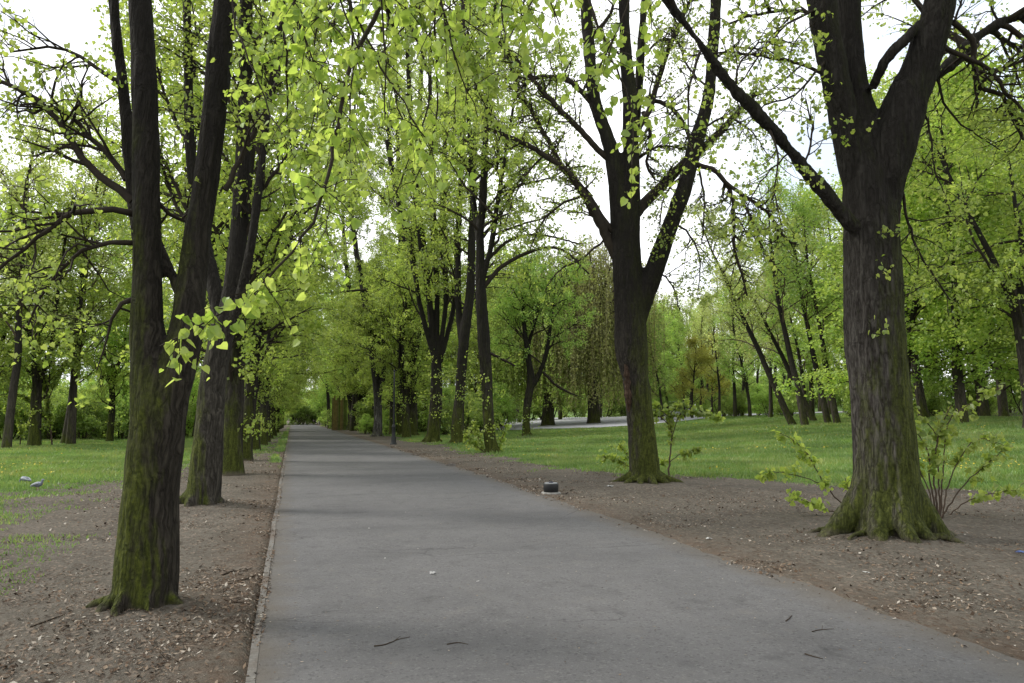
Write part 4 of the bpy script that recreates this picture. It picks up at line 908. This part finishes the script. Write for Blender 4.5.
# ------------------------------------------------------------------ grass, litter, flowers (stuff)
def cam_pts(rng, n, D0, D1, pw=1.0, m=30):
    D = D0 + (D1 - D0) * rng.random(n) ** pw; px = rng.uniform(-m, 1024 + m, n)
    u = (px - 512) / F * D * 1.0
    return u * cy_ + D * sy_, -u * sy_ + D * cy_, D
def grass():
    rng = np.random.default_rng(5); x, y, D = cam_pts(rng, 950000, 5.5, 75, 1.25)
    g = gmask(x, y); k = (rng.random(len(x)) < np.where(g > .3, g * 1.1, .10 + g * .6) * (g > .04)) & ((x < PL - .12) | (x > PR + .15)); x, y, D = x[k], y[k], D[k]
    zc = H0(x, y) - CAMH; ax = x * cy_ - y * sy_; ay = D * cp + zc * sp_; az = -D * sp_ + zc * cp
    ppx = 512 + F * ax / ay; ppy = 341.5 - F * az / ay; ne = np.interp(ppx, [q[0] for q in DRV], [q[1] for q in DRV])
    k = (D < 40) | (ppx < 470) | (ppx > 790) | (ppy > ne + .6) | (ppy < ne - 14); x, y, D = x[k], y[k], D[k]
    x = x + rng.normal(size=len(x)) * .02; z = H(x, y); n = len(x)
    pat = fbm(x * .7, y * .7, 40, 3); h = (.035 + .05 * rng.random(n)) * (.6 + .9 * pat) * (1 + D / 60) * (.4 + .6 * np.clip(gmask(x, y) * 1.3, 0, 1)); w = .006 + .00055 * D
    a = rng.random(n) * 6.28; lx, ly = rng.normal(size=n) * .5 * h, rng.normal(size=n) * .5 * h
    v0 = np.stack([x - np.cos(a) * w, y - np.sin(a) * w, z - .01], -1); v1 = np.stack([x + np.cos(a) * w, y + np.sin(a) * w, z - .01], -1); v2 = np.stack([x + lx, y + ly, z + h], -1)
    V = np.stack([v0, v1, v2], 1).reshape(-1, 3); mb = MB(); mb.add(V, np.arange(3 * n).reshape(-1, 3), np.clip(pat + rng.normal(size=n) * .22, 0, 1))
    m = leaf_mat('grass_blades', [(0.089, 0.160, 0.039), (0.138, 0.222, 0.055), (0.240, 0.275, 0.088)], [(0.178, 0.319, 0.055), (0.266, 0.426, 0.078), (0.400, 0.444, 0.111)], .35)
    mk('grass', mb.mesh('grass', m, False), label='short spring lawn grass on both sides of the path', category='grass', kind='stuff')
    # dandelions
    x, y, D = cam_pts(rng, 22000, 13, 60); g = gmask(x, y); pt = fbm(x * .35, y * .35, 50, 3)
    k = (g > .5) & (rng.random(len(x)) < sst(.5, .66, pt) * .8); x, y = x[k], y[k]; z = H(x, y) + .07; n = len(x); mb = MB()
    q = np.array([(math.cos(i * PI / 3), math.sin(i * PI / 3), 0) for i in range(6)]); r = .012 + .010 * rng.random(n) + y * .0003; til = rng.normal(size=(n, 2)) * .4
    V = np.stack([x, y, z], -1)[:, None] + r[:, None, None] * np.stack([q[None, :, 0] + 0 * r[:, None], q[None, :, 1] + 0 * r[:, None], q[None, :, 0] * til[:, :1] + q[None, :, 1] * til[:, 1:]], -1)
    mb.add(V.reshape(-1, 3), np.arange(6 * n).reshape(-1, 6)); mk('dandelions', mb.mesh('dandelions', simple('dandelion_yellow', (.55, .42, .03), .7), False), label='scattered yellow dandelion flowers in the lawn', category='flowers', kind='stuff')
grass()
def litter():
    rng = np.random.default_rng(6)
    x, y, D = cam_pts(rng, 800000, 3.2, 38, 1.25); out = np.maximum(PL - .1 - x, x - PR); g = gmask(x, y)
    dn_ = (.16 + .75 * np.exp(-np.maximum(out, 0) / .5)) * (.10 + 2.0 * sst(.42, .66, fbm(x * 1.3, y * 1.3, 60, 4)))
    k = (out > -.12) & (rng.random(len(x)) < dn_ * (1 - .8 * g)); x, y, D = x[k], y[k], D[k]; out = out[k]
    z = np.maximum(H(x, y), np.where(out < .12, H0(x * 0 + 2, y), -9)) + .006; n = len(x)
    s = (.0035 + .016 * rng.random(n) ** 3.2) * (1 + D / 30); a = rng.random(n) * 6.28; asp = .12 + .6 * rng.random(n) ** 1.5
    V = np.array([(-1, 0, 0), (0, -1, .0), (1, .15, .0), (.1, 1, 0)]); ca, sa = np.cos(a), np.sin(a); lx = V[None, :, 0] * s[:, None]; ly = V[None, :, 1] * (s * asp)[:, None]
    tx, ty = rng.normal(size=n) * .35, rng.normal(size=n) * .35
    X = lx * ca[:, None] - ly * sa[:, None]; Y = lx * sa[:, None] + ly * ca[:, None]; Z = X * tx[:, None] + Y * ty[:, None] + rng.random((n, 4)) * s[:, None] * .35
    mb = MB(); mb.add(np.stack([x[:, None] + X, y[:, None] + Y, z[:, None] + Z], -1).reshape(-1, 3), np.arange(4 * n).reshape(-1, 4), rng.random(n))
    m, t, o = nt('dry_litter'); nn = N(t); a_ = nn.new('ShaderNodeAttribute'); a_.attribute_name = 'rnd'
    c = nn.ramp(a_.outputs['Fac'], [(0, (0.034, 0.024, 0.017)), (.4, (0.111, 0.072, 0.047)), (.62, (0.170, 0.123, 0.085)), (.85, (0.255, 0.208, 0.162)), (1, (0.425, 0.391, 0.340))]); nn.pr(o, c, .85, .15)
    mk('leaf_litter', mb.mesh('leaf_litter', m, False), label='dry brown leaf and bark litter on the soil beside the path', category='leaf litter', kind='stuff')
    # tiny crumbs strewn on the asphalt
    x, y, D = cam_pts(rng, 9000, 3.5, 30, 1.2); k = (x > PL) & (x < PR) & (rng.random(len(x)) < .3 + .7 * sst(3.6, 4.3, x) + .6 * sst(.3, .0, x)); x, y, D = x[k], y[k], D[k]; n = len(x); z = H0(x * 0 + 2, y) + .004
    s = (.004 + .008 * rng.random(n) ** 2) * (1 + D / 30); a = rng.random(n) * 6.28
    X = V[None, :, 0] * s[:, None]; Y = V[None, :, 1] * s[:, None] * .5
    mb = MB(); mb.add(np.stack([x[:, None] + X * np.cos(a)[:, None] - Y * np.sin(a)[:, None], y[:, None] + X * np.sin(a)[:, None] + Y * np.cos(a)[:, None], np.repeat(z[:, None], 4, 1) + rng.random((n, 4)) * .003], -1).reshape(-1, 3), np.arange(4 * n).reshape(-1, 4), rng.random(n) ** .8)
    mk('path_crumbs', mb.mesh('path_crumbs', m, False), label='small bits of bark and leaf strewn on the path', category='litter', kind='stuff')
litter()

# ------------------------------------------------------------------ small things
def pathz(x, y): return float(H0(2, y)) if PL < x < PR else Hs(x, y)
M_twig = simple('dead_twig', (.05, .038, .028), .9, .1)
def twig(label, pts, r):
    W = [];
    for px, py in pts:
        x, y = ground(px, py); W.append((x, y, pathz(x, y) + r * .8))
    b = np.array(W[0]); P, R = resample([np.array(w) - b for w in W], np.linspace(r, r * .4, len(W)), .03)
    rng = np.random.default_rng(int(pts[0][0])); P[1:-1, :2] += rng.normal(size=(len(P) - 2, 2)) * .003
    mb = MB(); tube(mb, P, R, 6)
    if len(P) > 6: i = len(P) // 2; tube(mb, np.array([P[i], P[i] + [.05, .06, .012]]), np.array([r * .6, r * .3]), 5)
    o = mk('twig', mb.mesh('twig', M_twig), label=label, category='twig', group='fallen twigs'); o.location = tuple(b)
twig('longer thin dead twig on the path near the bottom centre, left one of the pair', [(374, 647), (386, 645), (398, 641), (410, 638)], .005)
twig('short curved dead twig on the path, right one of the bottom centre pair', [(447, 645), (458, 643), (468, 645)], .0045)
twig('dark dead twig on the path far to the right, closest to the camera', [(805, 655), (815, 658), (823, 660)], .005)
twig('thin dead twig on the path right half, middle one of three', [(812, 632), (822, 631), (834, 630)], .004)
twig('small dark twig on the path right half, farthest of three', [(786, 622), (790, 619), (792, 616)], .005)
twig('dark stick on the soil left of the kerb beside the path', [(222, 577), (234, 573), (243, 574), (252, 571)], .009)
twig('thick broken stick on the soil left of the kerb, behind the other stick', [(238, 586), (248, 582), (258, 577)], .010)
twig('stick lying across bare soil left of the nearest trunk', [(30, 637), (46, 631), (64, 625)], .007)
twig('short stick right of the black stub beside the path', [(566, 494), (570, 492), (574, 490)], .009)
twig('dark stick on the soil between the first and second left trunks', [(224, 610), (234, 613), (246, 612)], .010)

M_white = simple('paper_white', (.42, .42, .40), .8, .2, var=.08)
def scrap(label, px, py, w, mat=M_white, name='paper_scrap', cat='litter'):
    x, y = ground(px, py); z = pathz(x, y); rng = np.random.default_rng(int(px)); mb = MB(); n = 5
    g = np.linspace(-1, 1, n); X, Y = np.meshgrid(g, g); Z = np.abs(rng.normal(size=(n, n))) * .18 * w
    X = X * w * (1 + .2 * rng.normal(size=(n, n))); Y = Y * w * .6 * (1 + .2 * rng.normal(size=(n, n)))
    i = np.arange(n - 1)[:, None]; j = np.arange(n - 1)[None]
    mb.add(np.stack([X, Y, Z + .004], -1).reshape(-1, 3), np.stack([i * n + j, i * n + j + 1, (i + 1) * n + j + 1, (i + 1) * n + j], -1).reshape(-1, 4))
    o = mk(name, mb.mesh(name, mat), label=label, category=cat); o.location = (x, y, z); o.rotation_euler = (0, 0, rng.random() * 6)
scrap('larger whitish scrap lying flat on the middle of the path', 432, 574, .04, simple('smear', (.32, .32, .32), .9))
scrap('small white scrap on the path left of the larger one', 385, 559, .013)
scrap('small white scrap on the path right of the larger one', 478, 582, .012)
scrap('farthest tiny white scrap on the path', 369, 529, .015)
scrap('white scrap at the foot of the second right trunk', 610, 489, .07)
scrap('pale wood chip on the soil left of the thickest trunk', 709, 542, .04)
scrap('white chip on the soil below the nearest left trunk', 138, 635, .016)
scrap('small white dot of litter on the soil right of the second right trunk', 734, 529, .03)
scrap('pale chip on the soil in front of the thickest trunk', 867, 576, .03)
scrap('blue crumpled wrapper on the soil at the right edge', 1021, 559, .045, simple('wrapper_blue', (.05, .09, .25), .5, .4), 'wrapper')

def lathe(mb, prof, k=28):
    n = len(prof); an = np.arange(k) * 2 * PI / k
    V = np.array([[(r * math.cos(a), r * math.sin(a), z) for a in an] for r, z in prof]).reshape(-1, 3)
    i = np.arange(n - 1)[:, None]; j = np.arange(k)[None]
    mb.add(V, np.stack([i * k + j, i * k + (j + 1) % k, (i + 1) * k + (j + 1) % k, (i + 1) * k + j], -1).reshape(-1, 4))
M_iron = simple('black_iron', (.016, .017, .018), .55, .35); M_conc = simple('old_concrete', (.24, .235, .22), .95, .1)
x, y = ground(551, 494); s = thing('pipe_stub', 'short round black stub with pale rim beside the right path edge', 'stub', (x, y, Hs(x, y) + .005))
mb = MB(); lathe(mb, [(.125, .02), (.142, .03), (.145, .16), (.14, .185), (.128, .19), (.122, .185)]); mk('casing', mb.mesh('casing', M_iron), s)
mb = MB(); lathe(mb, [(.124, .186), (.120, .200), (.075, .202), (.07, .19), (.068, .12), (.0, .12)]); mk('rim', mb.mesh('rim', simple('grey_rim', (.22, .23, .24), .6, .4)), s)
mb = MB(); lathe(mb, [(.0, .225), (.03, .223), (.042, .21), (.044, .13), (.0, .128)]); mk('plug', mb.mesh('plug', simple('dark_plug', (.02, .02, .035), .5, .4)), s)
mb = MB(); lathe(mb, [(.19, -.05), (.185, .012), (.17, .026), (.1, .03)]); mk('collar', mb.mesh('collar', M_conc), s)

x, y = ground(393.5, 445); s = thing('post', 'slim black metal post with thicker fluted base at the right path edge', 'post', (x, y, Hs(x, y)))
mb = MB(); lathe(mb, [(.18, -.05), (.18, .05), (.15, .08), (.13, .12), (.13, .34), (.10, .40), (.095, .85), (.11, .88), (.11, .92), (.075, .98), (.05, 1.02)], 20); mk('base', mb.mesh('base', M_iron), s)
mb = MB(); lathe(mb, [(.052, 1.0), (.05, 1.6), (.043, 2.6), (.035, 3.7), (.0, 3.72)], 14); mk('shaft', mb.mesh('shaft', M_iron), s)
mb = MB(); lathe(mb, [(.045, 1.9), (.062, 1.92), (.062, 1.96), (.045, 1.98)], 14); mk('ring', mb.mesh('ring', M_iron), s)
mb = MB(); lathe(mb, [(.036, 3.69), (.055, 3.72), (.05, 3.76), (.02, 3.80), (.0, 3.88)], 14); mk('finial', mb.mesh('finial', M_iron), s)

def rockmesh(name, sx, sy, sz, seed, mat):
    bm = bmesh.new(); bmesh.ops.create_icosphere(bm, subdivisions=3, radius=1)
    for v in bm.verts:
        d = 1 + .35 * mn.noise(v.co * 1.3 + Vector((seed, 0, 0))) + .12 * mn.noise(v.co * 4 + Vector((seed, 3, 0)))
        v.co = Vector((v.co.x * sx * d, v.co.y * sy * d, v.co.z * sz * d + sz * .4))
    me = bpy.data.meshes.new(name); bm.to_mesh(me); bm.free(); me.materials.append(mat); return me
x, y = ground(451, 466); o = mk('rock', rockmesh('rock', .14, .1, .07, 2, simple('rock_grey', (.10, .09, .08), .9)), label='small grey rock on the soil at the right path edge', category='rock'); o.location = (x, y, Hs(x, y))

# tan board screen beside the path
x, y = ground(339, 430.5); z = Hs(x, y); s = thing('board_screen', 'tall narrow screen of tan boards streaked green, right of the path far away', 'screen', (x, y, z), -.25)
tan = [simple('board_tan', (.19, .155, .07), .9, .1, var=.3, scale=3), simple('board_ochre', (.24, .17, .07), .9, .1, scale=3), simple('board_green', (.11, .14, .04), .9, .1, scale=3)]
def box(mb, c, d):
    cx, cy, cz = c; dx, dy, dz = d[0] / 2, d[1] / 2, d[2] / 2
    V = [(cx + a * dx, cy + b * dy, cz + e * dz) for a in (-1, 1) for b in (-1, 1) for e in (-1, 1)]
    mb.add(V, [(0, 1, 3, 2), (4, 6, 7, 5), (0, 4, 5, 1), (2, 3, 7, 6), (0, 2, 6, 4), (1, 5, 7, 3)])
for i in range(9):
    mb = MB(); hh = 3.5 + .25 * math.sin(i * 2.1); box(mb, (-.72 + i * .18, .01 * (i % 2), hh / 2), (.165, .03, hh)); mk('board', mb.mesh('board', tan[(0, 1, 1, 0, 2, 1, 0, 2, 2)[i]], False), s)
for h_ in (.5, 2.8): mb = MB(); box(mb, (0, .07, h_), (1.6, .06, .1)); mk('rail', mb.mesh('rail', tan[0], False), s)

# low dark hut with a white flat roof seen between the trunks
x, y = atx(424, 78); z = float(H0(x, y)); s = thing('hut', 'low dark hut with flat white roof edge seen between trunks of the right row', 'hut', (x, y, z), -.3)
M_hut = simple('hut_dark', (.05, .045, .04), .8)
mb = MB(); box(mb, (0, 0, .75), (3.2, 1.6, 1.5)); mk('wall', mb.mesh('wall', M_hut, False), s)
mb = MB(); box(mb, (0, 0, 1.56), (3.5, 1.9, .12)); mk('roof', mb.mesh('roof', M_white, False), s)
mb = MB(); box(mb, (.5, -.815, .7), (.7, .03, 1.3)); mk('door', mb.mesh('door', simple('hut_door', (.12, .11, .1), .7), False), s)
# pale van far in the wood
x, y = atx(669, 88); z = float(H0(x, y)); s = thing('parked_van', 'pale van parked far off behind the thin trunks of the far wood', 'van', (x, y, z), -.35)
def prism(mb, prof, w):
    n = len(prof); V = [(p[0], -w / 2, p[1]) for p in prof] + [(p[0], w / 2, p[1]) for p in prof]
    mb.add(V, [(i, (i + 1) % n, n + (i + 1) % n, n + i) for i in range(n)]); mb.add(V[:n], [tuple(range(n))]); mb.add(V[n:], [tuple(range(n))[::-1]])
mb = MB(); prism(mb, [(-2, .35), (2.1, .35), (2.15, .95), (1.55, 1.1), (1.0, 1.85), (-1.9, 1.9), (-2.05, 1.0)], 1.75); mk('body', mb.mesh('body', simple('van_paint', (.62, .64, .72), .4, .5, var=.05), False), s)
mb = MB(); prism(mb, [(-1.7, 1.2), (1.25, 1.2), (.92, 1.72), (-1.7, 1.74)], 1.77); mk('window', mb.mesh('window', simple('van_glass', (.03, .035, .04), .15, .6), False), s)
for wx in (-1.25, 1.35):
    for wy in (-.84, .84):
        mb = MB(); tube(mb, [(wx, wy - .1, .33), (wx, wy + .1, .33)], [.33, .33], 18); mk('wheel', mb.mesh('wheel', simple('tyre', (.02, .02, .02), .8)), s)
# pigeons
def pigeon(label, px, py, rz, head_dn):
    x, y = ground(px, py); z = Hs(x, y); s = thing('pigeon', label, 'pigeon', (x, y, z + .01), rz, 'pigeons on the left lawn')
    if head_dn: hp = [(.13, .0, .12, .025), (.155, 0, .085, .024), (.165, 0, .06, .02), (.175, 0, .035, .008), (.178, 0, .02, .003)]
    else: hp = [(.115, .0, .17, .030), (.13, 0, .205, .022), (.138, 0, .235, .024), (.16, 0, .24, .012), (.185, 0, .236, .004)]
    sp = [(-.20, 0, .085, .004), (-.17, 0, .09, .018), (-.10, 0, .105, .032), (-.04, 0, .12, .055), (.02, 0, .128, .064), (.08, 0, .14, .052)] + hp
    P = np.array([q[:3] for q in sp]); R = np.array([q[3] for q in sp]); P, R = resample(P, R, .012); mb = MB(); tube(mb, P, R, 16)
    mk('body', mb.mesh('body', simple('pigeon_grey', (.17, .19, .23), .6)), s)
    for sd in (-1, 1):
        mb = MB(); Pw = np.array([(.07, sd * .045, .15), (.0, sd * .064, .14), (-.08, sd * .05, .118), (-.16, sd * .02, .10)]); P2, R2 = resample(Pw, [.02, .034, .026, .006], .015)
        tube(mb, P2, R2, 10); me = mb.mesh('wing', simple('pigeon_wing', (.26, .28, .31), .6)); o = mk('wing', me, s)
        mb = MB(); tube(mb, [(.01, sd * .025, .08), (.015, sd * .028, .04), (.01, sd * .028, .005)], [.009, .005, .004], 6)
        for a in (-.5, 0, .5): tube(mb, [(.01, sd * .028, .006), (.01 + .03 * math.cos(a), sd * .028 + .03 * math.sin(a), .003)], [.003, .002], 5)
        mk('leg', mb.mesh('leg', simple('pigeon_leg', (.35, .12, .09), .7)), s)
    s.scale = (.85,) * 3
pigeon('pale grey pigeon on the left lawn, farther left of the two', 25, 486, 2.6, True)
pigeon('darker pigeon on the left lawn, nearer right one of the two', 37, 492, -.5, False)

# ------------------------------------------------------------------ sky, sun, camera
SUN_EL, SUN_AZ = math.radians(42), math.radians(-62)        # azimuth from +Y towards +X
w = bpy.data.worlds.new('World'); bpy.context.scene.world = w; w.use_nodes = True; t = w.node_tree; t.nodes.clear(); n = N(t)
sky = n.new('ShaderNodeTexSky'); sky.sky_type = 'NISHITA'; sky.sun_disc = False; sky.sun_elevation = SUN_EL; sky.sun_rotation = SUN_AZ; sky.dust_density = 2.0
bg1 = n.new('ShaderNodeBackground'); n.link(sky.outputs[0], bg1.inputs[0]); bg1.inputs[1].default_value = .14
tc = n.new('ShaderNodeTexCoord'); cl = n.noise(n.scale(tc.outputs['Generated'], (1, 1, 2.2)), 2.4, 6, .6)
cc = n.mix(n.mapr(cl, .34, .50), (.62, .70, .80), (1.1, 1.1, 1.1)); bg2 = n.new('ShaderNodeBackground'); n.link(cc, bg2.inputs[0]); bg2.inputs[1].default_value = 1.75
ms = n.new('ShaderNodeMixShader'); ms.inputs[0].default_value = .85; n.link(bg1.outputs[0], ms.inputs[1]); n.link(bg2.outputs[0], ms.inputs[2])
wo = n.new('ShaderNodeOutputWorld'); n.link(ms.outputs[0], wo.inputs[0])
sl = bpy.data.lights.new('sun', 'SUN'); sl.energy = 3.4; sl.angle = math.radians(14); sl.color = (1, .96, .88)
so = bpy.data.objects.new('sun', sl); C.objects.link(so)
sd = Vector((math.sin(SUN_AZ) * math.cos(SUN_EL), math.cos(SUN_AZ) * math.cos(SUN_EL), math.sin(SUN_EL))); so.rotation_euler = sd.to_track_quat('Z', 'Y').to_euler()
cam = bpy.data.cameras.new('camera'); co = bpy.data.objects.new('camera', cam); C.objects.link(co)
cam.sensor_width = 36; cam.lens = F / 1024 * 36; cam.clip_end = 1500; cam.clip_start = .05
co.location = (0, 0, CAMH); co.rotation_euler = (PI / 2 + PITCH, 0, -YAW)
sc = bpy.context.scene; sc.camera = co
sc.view_settings.view_transform = 'Standard'; sc.view_settings.look = 'None'; sc.view_settings.exposure = 0; sc.view_settings.gamma = 1
sc.render.engine = 'CYCLES'; sc.cycles.use_denoising = True; sc.cycles.max_bounces = 8; sc.cycles.transmission_bounces = 6; sc.cycles.diffuse_bounces = 5
